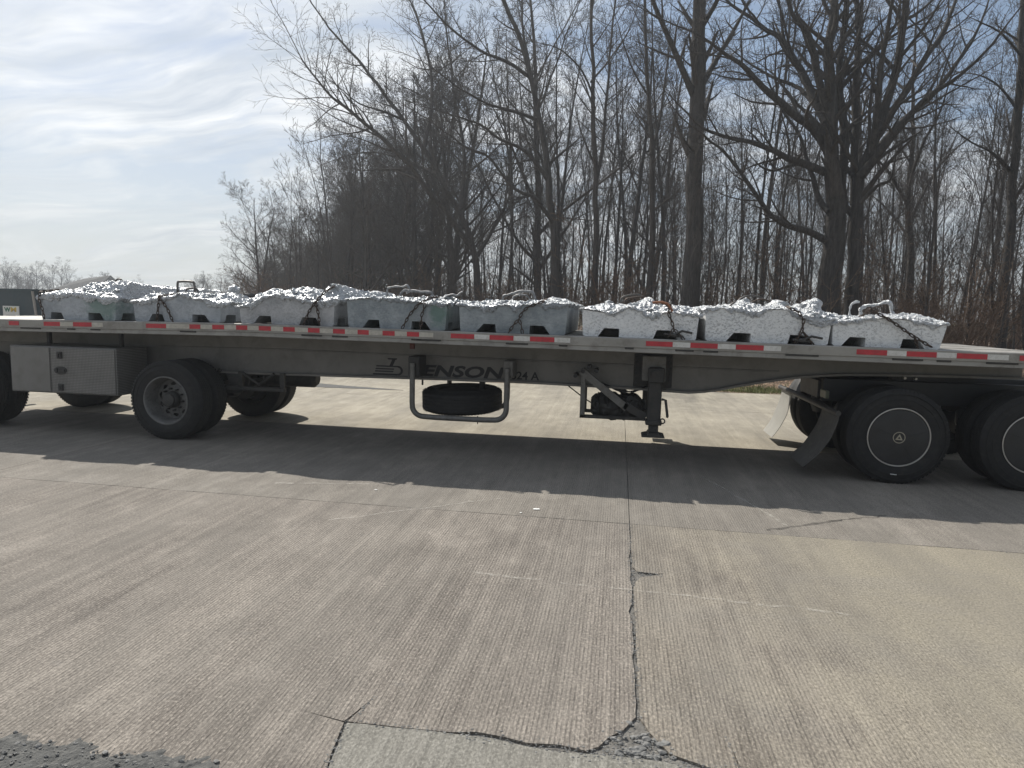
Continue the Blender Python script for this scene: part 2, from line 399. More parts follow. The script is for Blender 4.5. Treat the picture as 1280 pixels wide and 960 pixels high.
# ------------------------------------------------------------------ mesh helpers
class MB:
    def __init__(s):
        s.v = []
        s.f = []

    def add(s, verts, faces):
        o = len(s.v)
        s.v += [tuple(v) for v in verts]
        s.f += [tuple(i + o for i in f) for f in faces]
        return s

    def box(s, x0, x1, y0, y1, z0, z1):
        return s.add([(x0, y0, z0), (x1, y0, z0), (x1, y1, z0), (x0, y1, z0), (x0, y0, z1), (x1, y0, z1), (x1, y1, z1), (x0, y1, z1)],
                     [(0, 3, 2, 1), (4, 5, 6, 7), (0, 1, 5, 4), (1, 2, 6, 5), (2, 3, 7, 6), (3, 0, 4, 7)])

    def cbox(s, x0, x1, y0, y1, z0, z1, c):
        """box with chamfered vertical and horizontal edges"""
        b = bmesh.new()
        t = MB().box(x0, x1, y0, y1, z0, z1)
        vs = [b.verts.new(v) for v in t.v]
        for f in t.f:
            b.faces.new([vs[i] for i in f])
        bmesh.ops.bevel(b, geom=list(b.edges), offset=c, segments=1, affect='EDGES')
        b.verts.index_update()
        s.add([v.co[:] for v in b.verts], [[v.index for v in f.verts] for f in b.faces])
        b.free()
        return s

    def prism_y(s, poly, y0, y1):
        """closed outline (x, z), counter-clockwise seen from -y, extruded along y"""
        n = len(poly)
        vs = [(x, y0, z) for x, z in poly] + [(x, y1, z) for x, z in poly]
        fs = [tuple(range(n)), tuple(range(2 * n - 1, n - 1, -1))]
        fs += [(i, i + n, (i + 1) % n + n, (i + 1) % n) for i in range(n)]
        return s.add(vs, fs)

    def prism_z(s, poly, z0, z1):
        n = len(poly)
        vs = [(x, y, z0) for x, y in poly] + [(x, y, z1) for x, y in poly]
        fs = [tuple(range(n - 1, -1, -1)), tuple(range(n, 2 * n))]
        fs += [(i, (i + 1) % n, (i + 1) % n + n, i + n) for i in range(n)]
        return s.add(vs, fs)

    def sweep_x(s, prof, xs, dz):
        """profile (y, z) carried along x; z offset dz(x)"""
        n = len(prof)
        vs = [(x, y, z + dz(x)) for x in xs for y, z in prof]
        fs = []
        for k in range(len(xs) - 1):
            for i in range(n):
                a, b = k * n + i, k * n + (i + 1) % n
                fs.append((a, a + n, b + n, b))
        e = (len(xs) - 1) * n
        fs += [tuple(range(n)), tuple(range(e + n - 1, e - 1, -1))]
        return s.add(vs, fs)

    def lathe_y(s, prof, n=48, cx=0.0, cy=0.0, cz=0.0, closed=False):
        """profile (r, y) turned round an axis along y"""
        vs = [(cx + r * math.cos(2 * math.pi * i / n), cy + y, cz + r * math.sin(2 * math.pi * i / n)) for i in range(n) for r, y in prof]
        k = len(prof)
        fs = []
        for i in range(n):
            j = (i + 1) % n
            for q in range(k if closed else k - 1):
                q2 = (q + 1) % k
                fs.append((i * k + q, i * k + q2, j * k + q2, j * k + q))
        return s.add(vs, fs)

    def tube(s, pts, rad, sides=8, cap=True):
        pts = [Vector(q) for q in pts]
        n = len(pts)
        if not hasattr(rad, '__len__'):
            rad = [rad] * n
        t0 = (pts[1] - pts[0]).normalized()
        up = Vector((0, 0, 1)) if abs(t0.z) < 0.9 else Vector((1, 0, 0))
        a = t0.cross(up).normalized()
        vs = []
        for i in range(n):
            tg = (pts[min(i + 1, n - 1)] - pts[max(i - 1, 0)]).normalized()
            a = (a - tg * a.dot(tg)).normalized()
            b = tg.cross(a)
            for k in range(sides):
                an = 2 * math.pi * k / sides
                vs.append(pts[i] + (a * math.cos(an) + b * math.sin(an)) * rad[i])
        fs = []
        for i in range(n - 1):
            for k in range(sides):
                k2 = (k + 1) % sides
                fs.append((i * sides + k, i * sides + k2, (i + 1) * sides + k2, (i + 1) * sides + k))
        if cap:
            fs += [tuple(range(sides - 1, -1, -1)), tuple(range((n - 1) * sides, n * sides))]
        return s.add(vs, fs)

    def cyl_y(s, x, z, y0, y1, r, n=16):
        return s.tube([(x, y0, z), (x, y1, z)], r, n)

    def cyl_z(s, x, y, z0, z1, r, n=16):
        return s.tube([(x, y, z0), (x, y, z1)], r, n)

    def lump(s, c, r, sub=2, amp=0.3, freq=2.0, sc=(1, 1, 1), seed=0):
        b = bmesh.new()
        bmesh.ops.create_icosphere(b, subdivisions=sub, radius=1.0)
        vs = []
        for v in b.verts:
            k = 1 + amp * mnoise.noise(v.co * freq + Vector((seed * 7.3, seed * 3.1, 0)))
            vs.append((c[0] + v.co.x * r * k * sc[0], c[1] + v.co.y * r * k * sc[1], c[2] + v.co.z * r * k * sc[2]))
        b.verts.index_update()
        s.add(vs, [[v.index for v in f.verts] for f in b.faces])
        b.free()
        return s

    def mesh(s, name, m, smooth=False):
        me = bpy.data.meshes.new(name)
        me.from_pydata(s.v, [], s.f)
        me.materials.append(m)
        if smooth:
            me.polygons.foreach_set('use_smooth', [True] * len(me.polygons))
        me.update()
        return me

    def build(s, name, m, parent=None, smooth=False, rel=True):
        """link as ONE object; vertices are given in world space (rel) and stored relative to the parent"""
        o = bpy.data.objects.new(name, s.mesh(name, m, False))
        COL.objects.link(o)
        if parent is not None:
            o.parent = parent
            if rel:
                off = origin_of(parent)
                o.data.transform(Matrix.Translation(-off))
        if smooth:
            o.data.polygons.foreach_set('use_smooth', [True] * len(o.data.polygons))
            try:
                o.data.set_sharp_from_angle(angle=R(38))
            except Exception:
                pass
        return o


def origin_of(o):
    v = Vector(o.location)
    while o.parent:
        o = o.parent
        v += Vector(o.location)
    return v


def empty(name, loc=(0, 0, 0)):
    o = bpy.data.objects.new(name, None)
    o.location = loc
    o.empty_display_size = 0.2
    COL.objects.link(o)
    return o


def tag(o, label=None, cat=None, group=None, kind=None):
    if label: o['label'] = label
    if cat: o['category'] = cat
    if group: o['group'] = group
    if kind: o['kind'] = kind
    return o


def copy_tree(o, parent=None):
    c = o.copy()
    COL.objects.link(c)
    c.parent = parent
    for ch in list(o.children):
        copy_tree(ch, c)
    return c


def interp(x, tab):
    for (a, va), (b, vb) in zip(tab, tab[1:]):
        if x <= b:
            return va + (vb - va) * max(0.0, (x - a) / (b - a))
    return tab[-1][1]


def text_mesh(s, width, height, shear=0.0, bold=0.0, depth=0.002):
    """flat lettering of the given size as a mesh in the xz plane, lower left corner at the origin, facing -y"""
    cu = bpy.data.curves.new('lettering', 'FONT')
    cu.body = s
    cu.shear = shear
    cu.offset = bold
    cu.resolution_u = 4
    cu.extrude = depth
    ob = bpy.data.objects.new('lettering', cu)
    COL.objects.link(ob)
    dg = bpy.context.evaluated_depsgraph_get()
    me = bpy.data.meshes.new_from_object(ob.evaluated_get(dg))
    bpy.data.objects.remove(ob)
    bpy.data.curves.remove(cu)
    co = np.array([v.co[:] for v in me.vertices])
    lo, hi = co.min(0), co.max(0)
    for v in me.vertices:
        x = (v.co.x - lo[0]) / (hi[0] - lo[0]) * width
        z = (v.co.y - lo[1]) / (hi[1] - lo[1]) * height
        v.co = (x, -v.co.z, z)
    return me


def mesh_obj(name, me, m, parent, at):
    me.materials.clear()
    me.materials.append(m)
    o = bpy.data.objects.new(name, me)
    COL.objects.link(o)
    o.parent = parent
    o.location = Vector(at) - origin_of(parent)
    return o


# ------------------------------------------------------------------ the ground
ground = MB().add([(-600, -200, -0.22), (600, -200, -0.22), (600, 1200, -0.22), (-600, 1200, -0.22)], [(0, 1, 2, 3)]).build('ground', M['soil'])
tag(ground, 'flat dry lawn and bare soil reaching to the horizon', kind='structure')


def sheet(name, x0, x1, y0, y1, z, m, nx=2, ny=2, amp=0.0, fr=1.0):
    vs = [(x0 + (x1 - x0) * i / nx, y0 + (y1 - y0) * j / ny, 0) for j in range(ny + 1) for i in range(nx + 1)]
    vs = [(x, y, z + (amp * mnoise.fractal(Vector((x * fr, y * fr, 0.3)), 1.0, 2.0, 4) if amp else 0)) for x, y, _ in vs]
    fs = [(j * (nx + 1) + i, j * (nx + 1) + i + 1, (j + 1) * (nx + 1) + i + 1, (j + 1) * (nx + 1) + i) for j in range(ny) for i in range(nx)]
    o = MB().add(vs, fs).build(name, m, None, smooth=bool(amp))
    return o


tag(sheet('subbase', -14, 14, -12, 8.3, -0.011, M['rubble']), 'dark broken subbase under the concrete joints', kind='structure')
tag(sheet('wood_floor', -60, 70, 8.2, 75, 0.0, M['litter'], 90, 60, 0.09, 0.5), 'brown leaf litter on the floor of the wood', kind='structure')
tag(sheet('driveway', -60, -13.02, -12, 26, -0.02, M['drive']), 'pale concrete drive running on to the left', kind='structure')
tag(sheet('driveway_strip', -13.0, -7.2, 8.32, 26, 0.10, M['drive']), 'pale concrete drive beside the wood', kind='structure')

pave = empty('pavement', (0, 0, 0))
tag(pave, 'raked concrete pavement in large slabs with worn dark joints', kind='structure')


def jag(p0, p1, step=0.12, amp=0.012, seed=0):
    """broken edge from p0 towards p1 (end point left out)"""
    L = math.hypot(p1[0] - p0[0], p1[1] - p0[1])
    n = max(1, int(L / step))
    nx, ny = -(p1[1] - p0[1]) / L, (p1[0] - p0[0]) / L
    out = []
    if L < 0.3: amp = min(amp, 0.0012)
    for i in range(n):
        t = i / n
        d = 0 if i == 0 else amp * mnoise.fractal(Vector((p0[0] + (p1[0] - p0[0]) * t * 1.0 + seed, (p0[1] + (p1[1] - p0[1]) * t) * 2.2, seed * 1.7)) * 3.0, 1.0, 2.0, 3)
        out.append((p0[0] + (p1[0] - p0[0]) * t + nx * d, p0[1] + (p1[1] - p0[1]) * t + ny * d))
    return out


def ring(pts, step=0.12, amp=0.008, seed=0):
    out = []
    for a, b in zip(pts, pts[1:] + pts[:1]):
        out += jag(a, b, step, amp, seed)
    return out


def slab(pts, m, step=0.14, amp=0.007, seed=0, jagged=True):
    return MB().prism_z(ring(pts, step, amp, seed) if jagged else pts, -0.2, 0.0).build('concrete_slab', m, pave)


G = 0.0035
JX = 0.155
# front left slab: corner spalls along the joint, a slot of a crack at the repair
slab([(-6.2, -2 - G), (-6.2, -9.5), (-1.02, -9.5),
      (-1.0, -5.62), (-1.03, -5.3), (-1.085, -4.985), (-1.33, -4.935), (-1.088, -4.976), (-1.03, -4.80), (-1.072, -4.974),
      (-0.62, -4.958), (-0.52, -4.935), (-0.40, -4.945), (-0.30, -4.965), (-0.17, -4.95), (-0.06, -4.966), (-0.01, -4.93), (0.03, -4.86), (0.09, -4.80),
      (JX - 0.012, -4.70), (JX - 0.010, -4.30), (JX - 0.018, -4.19), (JX - 0.008, -4.10), (JX - 0.016, -3.75), (JX - 0.03, -3.66), (JX - 0.010, -3.55),
      (JX - 0.007, -3.25), (JX - 0.014, -3.19), (JX - 0.007, -3.05), (JX - 0.014, -2.74), (JX - 0.005, -2.66), (JX - 0.004, -2 - G)],
     M['slab_left'], 0.035, 0.007, 3)
slab([(JX + 0.004, -2 - G), (JX + 0.005, -2.95), (JX + 0.04, -3.03), (JX + 0.17, -3.04), (JX + 0.22, -3.02), (JX + 0.14, -3.085), (JX + 0.06, -3.12), (JX + 0.02, -3.22),
      (JX + 0.006, -3.32), (JX + 0.007, -3.9), (JX + 0.006, -4.70), (JX + 0.045, -4.80), (JX + 0.12, -4.92), (0.42, -4.972), (0.535, -4.977), (0.525, -4.80), (0.547, -4.977),
      (1.6, -4.98), (6.3, -4.98), (6.3, -2 - G)], M['slab_right'], 0.035, 0.007, 8)
# grey repair panel in front
slab([(-1.07, -4.985), (-1.018, -5.3), (-0.985, -5.66), (-1.0, -9.5), (6.3, -9.5), (6.3, -4.988), (0.6, -4.988), (0.36, -4.99), (0.24, -4.972), (0.06, -4.975),
      (-0.06, -4.985), (-0.17, -4.995), (-0.32, -4.985), (-0.45, -4.965), (-0.62, -4.968)], M['patch'], 0.06, 0.006, 5)
# rows beyond
for x0, x1 in ((-12.9, -6.2 - G), (-6.2 + G, JX - G), (JX + G, 6.3 - G), (6.3 + G, 14.0)):
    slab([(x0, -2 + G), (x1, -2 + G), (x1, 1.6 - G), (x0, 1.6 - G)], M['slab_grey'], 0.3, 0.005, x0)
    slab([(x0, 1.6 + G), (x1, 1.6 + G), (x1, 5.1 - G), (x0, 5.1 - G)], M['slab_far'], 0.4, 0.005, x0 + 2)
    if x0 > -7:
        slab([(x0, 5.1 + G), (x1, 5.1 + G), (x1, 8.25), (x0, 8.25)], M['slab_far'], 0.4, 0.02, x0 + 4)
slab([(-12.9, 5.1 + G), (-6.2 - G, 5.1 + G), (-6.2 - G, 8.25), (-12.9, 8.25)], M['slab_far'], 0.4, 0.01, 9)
slab([(6.3 + G, -2 - G), (6.3 + G, -9.5), (14, -9.5), (14, -2 - G)], M['slab_right'], 0.4, 0.006, 12)
slab([(-12.9, -2 - G), (-12.9, -9.5), (-6.2 - G, -9.5), (-6.2 - G, -2 - G)], M['slab_left'], 0.4, 0.006, 13)
# dark asphalt wedge across the far lane
wedge = MB().prism_z(ring([(-10.5, 5.75), (-8.1, 5.78), (-6.2, 5.86), (-4.5, 5.98), (-6.2, 6.38), (-8.3, 7.0), (-10.5, 7.5)], 0.2, 0.03, 2), 0.0, 0.006).build('asphalt_wedge', M['gravel'])
tag(wedge, 'dark wedge of worn asphalt across the far concrete lane', kind='structure')
# long hairline scuffs and stains pressed into the slabs: thin films of rubber and oil
def film(name, pts, wid, m, z, label):
    mb = MB()
    P_ = [Vector((x, y, z)) for x, y in pts]
    for i in range(len(P_) - 1):
        d = (P_[i + 1] - P_[i]).normalized()
        n = Vector((-d.y, d.x, 0))
        w0 = wid * (0.5 + 0.9 * abs(mnoise.noise(P_[i] * 9)))
        w1 = wid * (0.5 + 0.9 * abs(mnoise.noise(P_[i + 1] * 9)))
        mb.add([P_[i] - n * w0, P_[i + 1] - n * w1, P_[i + 1] + n * w1, P_[i] + n * w0], [(0, 1, 2, 3)])
    return tag(mb.build(name, m), label, kind='structure')


stain_m = M['slab_grey']
sm, st, sp_ = mat('oily damp stain')
st.put(sp_.inputs['Base Color'], (0.07, 0.066, 0.06))
sp_.inputs['Roughness'].default_value = 0.6
cx_ = obj_co(st)
st.put(sp_.inputs['Alpha'], st.math('MULTIPLY', st.ramp(st.noise(cx_, 12, 5, 0.7), [(0.3, 0.0), (0.6, 1.0)]), 0.62))
chm, ct, cp = mat('chalky scuff')
ct.put(cp.inputs['Base Color'], (0.62, 0.59, 0.53))
ct.put(cp.inputs['Alpha'], ct.math('MULTIPLY', ct.ramp(ct.noise(obj_co(ct), 16, 5, 0.7), [(0.42, 0.0), (0.66, 1.0)]), 0.4))
def wander(a, b, n, amp, seed):
    return [(a[0] + (b[0] - a[0]) * i / n + amp * mnoise.noise(Vector((i * 0.6, seed, 0))), a[1] + (b[1] - a[1]) * i / n + amp * mnoise.noise(Vector((seed, i * 0.6, 3)))) for i in range(n + 1)]
film('oil_stain', wander((1.28, -1.90), (2.0, -1.45), 14, 0.05, 2), 0.022, sm, 0.004, 'dark oily streak from the joint towards the drive wheels')
film('oil_stain', wander((1.9, -1.5), (2.45, -1.22), 10, 0.05, 5), 0.012, sm, 0.004, 'thin dark oily streak near the drive wheels')
film('chalk_scuff', wander((0.95, -0.1), (1.50, -1.80), 20, 0.03, 3), 0.018, chm, 0.004, 'pale scuff line crossing the trailer shadow')
film('chalk_scuff', wander((-1.0, -3.3), (1.45, -3.42), 26, 0.05, 9), 0.02, chm, 0.004, 'pale scuff line across the joint in the front slabs')
film('chalk_scuff', wander((-3.3, -1.55), (-2.4, -1.35), 14, 0.06, 4), 0.03, chm, 0.004, 'pale scuffs in front of the trailer shadow')
film('chalk_scuff', wander((-2.3, -2.5), (-1.0, -1.5), 18, 0.06, 6), 0.02, chm, 0.004, 'pale diagonal scuff across the long joint')

# gravel shoulder at the lower left, real pebbles
def gravel_edge(x):
    return 0.045 + interp(x, [(-6.2, -5.50), (-3.6, -5.52), (-2.9, -5.46), (-2.35, -5.385), (-1.9, -5.37), (-1.62, -5.36), (-1.40, -5.41), (-1.25, -5.60), (-1.1, -6.2)])
gvs, NX, NY = [], 230, 110
for j in range(NY + 1):
    for i in range(NX + 1):
        x = -5.2 + 4.2 * i / NX
        y = -8.6 + 3.5 * j / NY
        d = gravel_edge(x) - y + 0.05 * mnoise.fractal(Vector((x * 7, y * 7, 0)), 1.0, 2.0, 4)
        z = max(-0.05, min(0.012, d * 0.16)) + 0.009 * mnoise.fractal(Vector((x * 22, y * 22, 4)), 1.0, 2.0, 3)
        gvs.append((x, y, z))
gs = MB().add(gvs, [(j * (NX + 1) + i, j * (NX + 1) + i + 1, (j + 1) * (NX + 1) + i + 1, (j + 1) * (NX + 1) + i) for j in range(NY) for i in range(NX)]).build('gravel_shoulder', M['gravel'])
tag(gs, 'dark gravelly asphalt spilling over the near left slab', kind='structure')
pb = MB()
for i in range(5200):
    x, y = random.uniform(-3.4, -1.0), random.uniform(-6.3, -5.28)
    if y > gravel_edge(x) + random.gauss(0, 0.03): continue
    r = random.choice((0.003, 0.003, 0.004, 0.004, 0.005, 0.006, 0.008, 0.011)) * random.uniform(0.7, 1.2)
    pb.lump((x, y, max(0.0, min(0.012, (gravel_edge(x) - y) * 0.16)) + r * 0.3), r, 1, 0.5, 1.4, (1, random.uniform(0.6, 1), 0.6), i)
tag(pb.build('gravel', M['stone']), 'loose grey gravel on the broken asphalt edge', kind='stuff')

hole = MB().prism_z([(-0.08, -4.985), (0.34, -4.985), (0.30, -4.9), (0.2, -4.72), (0.15, -4.62), (0.10, -4.68), (0.0, -4.85)], -0.05, -0.0105).build('pothole', M['rubble'])
tag(hole, 'pothole of broken concrete where the joint meets the grey repair panel', kind='structure')
for i in range(110):
    t = random.random()
    x = random.uniform(-0.0, 0.29) if i > 8 else random.uniform(0.09, 0.2)
    y = random.uniform(-4.97, -4.80) if i > 8 else random.uniform(-4.86, -4.68)
    if y > -4.95 + 0.27 - abs(x - 0.15) * 1.5: continue
    r = 0.004 + 0.016 * random.random() ** 2.2
    o = MB().lump((x, y, -0.011 + r * 0.25), r, 1 if r < 0.008 else 2, 0.45, 1.3, (1.25, random.uniform(0.7, 1), 0.65), i + 50).build('stone', M['stone'], hole, smooth=False)

for (x, y, a, sx, lab) in ((-0.66, -1.79, 0.2, 0.055, 'small white paper scrap before the long joint under the spare tyre'), (-0.78, -1.93, 1.1, 0.022, 'tiny white paper scrap on the long joint'),
                          (-2.25, -1.55, 0.4, 0.03, 'tiny white paper scrap beside the pale scuffs')):
    mb = MB()
    n = 4
    vs = [(x + (i / n - 0.5) * sx * math.cos(a) - (j / n - 0.5) * sx * 0.6 * math.sin(a), y + (i / n - 0.5) * sx * math.sin(a) + (j / n - 0.5) * sx * 0.6 * math.cos(a), 0.006 + 0.008 * abs(mnoise.noise(Vector((i * 1.3, j * 1.7, x * 9))))) for j in range(n + 1) for i in range(n + 1)]
    mb.add(vs, [(j * 5 + i, j * 5 + i + 1, (j + 1) * 5 + i + 1, (j + 1) * 5 + i) for j in range(n) for i in range(n)])
    tag(mb.build('paper_scrap', M['paper']), lab, 'litter')

# grit and crumbs gathered along the joints and round the pothole
jg = MB()
lines = [((JX, -2), (JX, -4.7), 0.012, 700), ((-0.6, -4.965), (0.5, -4.975), 0.022, 520), ((-1.08, -4.975), (-0.6, -4.965), 0.010, 120), ((-1.06, -5.0), (-0.99, -5.7), 0.016, 240), ((-6, -2), (6, -2), 0.010, 420),
         ((JX + 0.02, -3.05), (JX + 0.2, -3.05), 0.025, 90), ((-1.06, -4.96), (-1.02, -4.78), 0.006, 50), ((0.535, -4.97), (0.515, -4.76), 0.006, 50), ((0.0, -4.9), (0.28, -4.9), 0.06, 260)]
for p0, p1, wd, n in lines:
    for i in range(n):
        t = random.random()
        x = p0[0] + (p1[0] - p0[0]) * t + random.gauss(0, wd) * (abs(p1[1] - p0[1]) > abs(p1[0] - p0[0]) or 0.3)
        y = p0[1] + (p1[1] - p0[1]) * t + random.gauss(0, wd) * (abs(p1[0] - p0[0]) > abs(p1[1] - p0[1]) or 0.3)
        r = 0.0016 + 0.0048 * random.random() ** 2.5
        jg.lump((x, y, r * 0.15 - 0.001), r, 1, 0.5, 1.4, (1.2, random.uniform(0.6, 1), 0.6), i)
tag(jg.build('joint_grit', M['stone']), 'grit and crumbs of concrete along the joints', kind='stuff')

# grass verge between pavement and wood
gv = []
gf = []
for i in range(26000):
    x = random.uniform(-7.0, 14)
    y = 8.28 + abs(random.gauss(0, 0.85))
    if y > 11: continue
    cl_ = mnoise.noise(Vector((x * 1.1, y * 1.4, 0)))
    if cl_ < -0.25 and random.random() < 0.7: continue
    h = random.uniform(0.03, 0.11) * (1.0 + cl_)
    a = random.uniform(0, 6.28)
    dx, dy = math.cos(a) * 0.009, math.sin(a) * 0.009
    lx, ly = random.gauss(0, 0.03), random.gauss(0, 0.03)
    o = len(gv)
    gv += [(x - dx, y - dy, 0.0), (x + dx, y + dy, 0.0), (x + lx, y + ly, h)]
    gf.append((o, o + 1, o + 2))
tag(MB().add(gv, gf).build('grass', M['grass']), 'narrow verge of short spring grass before the wood', kind='stuff')
# fallen leaves lying on the wood floor
lv, lf = [], []
for i in range(16000):
    x, y = random.uniform(-6, 16), 9.2 + abs(random.gauss(0, 4.2))
    if y > 24: continue
    s_ = random.uniform(0.03, 0.075)
    a = random.uniform(0, 6.28)
    z = 0.02 + random.uniform(0, 0.05) + 0.09 * mnoise.fractal(Vector((x * 0.5, y * 0.5, 0.3)), 1.0, 2.0, 4)
    tl = random.uniform(-0.6, 0.6) * s_
    c, sn = math.cos(a), math.sin(a)
    o = len(lv)
    lv += [(x + s_ * c, y + s_ * sn, z + abs(tl)), (x - s_ * 0.5 * sn, y + s_ * 0.5 * c, z), (x - s_ * c, y - s_ * sn, z + abs(tl) * 0.6), (x + s_ * 0.5 * sn, y - s_ * 0.5 * c, z + 0.01)]
    lf.append((o, o + 1, o + 2, o + 3))
M['leaf'] = simple('fallen brown leaves', (0.14, 0.085, 0.05), (0.36, 0.25, 0.17), 0.9, scale=14, bump=0)
tag(MB().add(lv, lf).build('fallen_leaves', M['leaf']), 'brown fallen leaves along the front of the wood', kind='stuff')


# ------------------------------------------------------------------ the flatbed trailer
ZTAB = [(-10.2, 1.46), (-8, 1.478), (-4.5, 1.515), (-1.5, 1.492), (0.6, 1.476), (3.7, 1.452), (4.7, 1.447)]
def zd(x): return interp(x, ZTAB)
XS = [-10.0 + 0.35 * i for i in range(42)] + [4.65]
XR, XF = XS[0], XS[-1]
WID = 2.59
trailer = empty('flatbed_trailer', (-2.0, 1.3, 0))
tag(trailer, 'long aluminium flatbed trailer loaded with a row of metal blocks', 'flatbed trailer')

# deck of lengthwise boards
for k in range(9):
    y0 = 0.075 + k * (WID - 0.15) / 9
    y1 = y0 + (WID - 0.15) / 9 - 0.008
    zz_ = -0.004 if k % 3 else -0.001
    MB().sweep_x([(y0, -0.035), (y1, -0.035), (y1, zz_), (y0, zz_)], XS, zd).build('deck_board', M['deck'], trailer)
# side rails: flat band, lower lip set back, raised top lip
PR = [(0.0, -0.004), (0.0, -0.098), (0.014, -0.104), (0.010, -0.150), (0.022, -0.156), (0.072, -0.156), (0.072, -0.148), (0.03, -0.146), (0.03, -0.03), (0.072, -0.03), (0.072, 0.004), (0.01, 0.004)]
rail = MB().sweep_x(PR[::-1], XS, zd).build('side_rail', M['alu'], trailer)
rail2 = MB().sweep_x([(WID - y, z) for y, z in PR], XS, zd).build('side_rail', M['alu'], trailer)


def strip(x0, x1, m, nm, zc=-0.048, h=0.027):
    n = max(1, int((x1 - x0) / 0.25))
    xs = [x0 + (x1 - x0) * i / n for i in range(n + 1)]
    MB().sweep_x([(-0.003, zc - h), (0.0, zc - h), (0.0, zc + h), (-0.003, zc + h)], xs, zd).build(nm, m, rail)


reds = [(-7.86, -7.71), (-7.34, -7.10), (-6.91, -6.64), (-5.87, -5.59), (-1.93, -1.65), (-1.47, -1.19), (-1.00, -0.72), (0.30, 0.59), (0.78, 1.07), (1.26, 1.55), (2.49, 2.79), (2.98, 3.27), (3.46, 3.75), (4.05, 4.34)]
nar = [(-5.27, -5.12), (-4.96, -4.80), (-4.64, -4.49), (-4.34, -4.18), (-4.02, -3.87), (-3.70, -3.55), (-3.38, -3.23), (-3.07, -2.93), (-2.76, -2.61), (-2.46, -2.31)]
for a, b in reds + nar:
    strip(a, b, M['red'], 'red_strip')
for a, b in [(-7.10, -6.91), (-6.64, -6.48), (-5.59, -5.41)]:
    strip(a + 0.001, b - 0.001, M['cream'], 'white_strip')
for a, b in [(-1.65, -1.47), (-1.19, -1.00), (-0.72, -0.54), (0.59, 0.78), (1.07, 1.26), (1.55, 1.73), (2.79, 2.98), (3.27, 3.46), (3.75, 3.95)]:
    strip(a + 0.001, b - 0.001, M['white'], 'white_strip')
for (a, b), (c, d) in zip(nar, nar[1:]):
    strip(b + 0.001, c - 0.001, M['cream'], 'white_strip')
strip(-5.41, -5.27, M['cream'], 'white_strip')
strip(-2.31, -2.14, M['cream'], 'white_strip')
# chain slots and spools hanging under the lip
for x, L in [(-7.55, .3), (-6.95, .12), (-6.6, .14), (-5.3, .22), (-3.66, .26), (-3.3, .2), (-2.35, .12), (-2.2, .3), (-1.15, .26), (-0.62, .1), (0.12, .1), (0.72, .2), (1.0, .16), (1.95, .34), (3.0, .3), (3.35, .14), (3.9, .3)]:
    z = zd(x) - 0.108
    MB().cbox(x - L / 2, x + L / 2, 0.002, 0.03, z - 0.012, z + 0.008, 0.004).build('chain_slot', M['steel'], trailer)

BT = [(-10.0, 0.96), (-9.6, 0.86), (-6, 0.845), (-4.7, 0.845), (-2.4, 0.868), (-1.3, 0.878), (0.2, 0.855), (0.86, 0.835), (1.05, 0.855), (1.23, 0.89), (1.45, 0.945), (1.69, 0.995), (1.9, 1.035), (2.14, 1.075), (2.4, 1.105), (2.67, 1.125), (3.2, 1.14), (3.86, 1.15), (4.65, 1.155)]
xb = sorted(set([round(-9.9 + 0.3 * i, 2) for i in range(49) if -9.9 + 0.3 * i < 4.6] + [0.86, 1.05, 1.23, 1.45, 1.69, 1.9, 2.14, 2.4, 2.67]))
beams = []
for s, yb in ((0, 0.76), (1, WID - 0.76)):
    mb = MB()
    top = [(x, zd(x) - 0.045) for x in xb]
    bot = [(x, interp(x, BT)) for x in xb]
    # web as a strip, so that the curve stays clean
    vs = []
    for (x, zt), (_, zb_) in zip(top, bot):
        vs += [(x, yb - 0.008, zb_), (x, yb - 0.008, zt), (x, yb + 0.008, zt), (x, yb + 0.008, zb_)]
    fs = []
    for k in range(len(xb) - 1):
        a, b = 4 * k, 4 * k + 4
        fs += [(a, b, b + 1, a + 1), (a + 2, b + 2, b + 3, a + 3)]
    mb.add(vs, fs)
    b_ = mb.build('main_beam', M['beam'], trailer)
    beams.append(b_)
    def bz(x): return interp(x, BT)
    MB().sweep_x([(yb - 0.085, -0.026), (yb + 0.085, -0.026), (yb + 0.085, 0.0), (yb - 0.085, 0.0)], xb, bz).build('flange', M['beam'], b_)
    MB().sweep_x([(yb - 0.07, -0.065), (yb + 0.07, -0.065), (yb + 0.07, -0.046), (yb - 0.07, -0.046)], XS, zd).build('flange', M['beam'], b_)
    def rz(x): return zd(x) - 0.352
    xr = [x for x in xb if x < 2.0]
    MB().sweep_x([(yb - 0.016, -0.008), (yb - 0.008, -0.012), (yb - 0.008, 0.012), (yb - 0.014, 0.006)], xr, rz).build('rib', M['beam'], b_)
beam = beams[0]
# cross members under the deck
cm = MB().box(-0.03, 0.03, 0.09, 0.66, -0.045, -0.037).box(-0.004, 0.004, 0.09, 0.66, -0.105, -0.045).box(-0.03, 0.03, 0.09, 0.66, -0.113, -0.105)
cm.box(-0.03, 0.03, 0.88, WID - 0.88, -0.075, -0.067).box(-0.004, 0.004, 0.88, WID - 0.88, -0.135, -0.075)
cm.box(-0.03, 0.03, WID - 0.66, WID - 0.09, -0.045, -0.037).box(-0.004, 0.004, WID - 0.66, WID - 0.09, -0.105, -0.045)
cme = cm.mesh('cross_member', M['beam'])
for i in range(26):
    o = bpy.data.objects.new('cross_member', cme)
    COL.objects.link(o)
    o.parent = trailer
    x = -9.7 + i * 0.56
    o.location = Vector((x, 0, zd(x))) - trailer.location
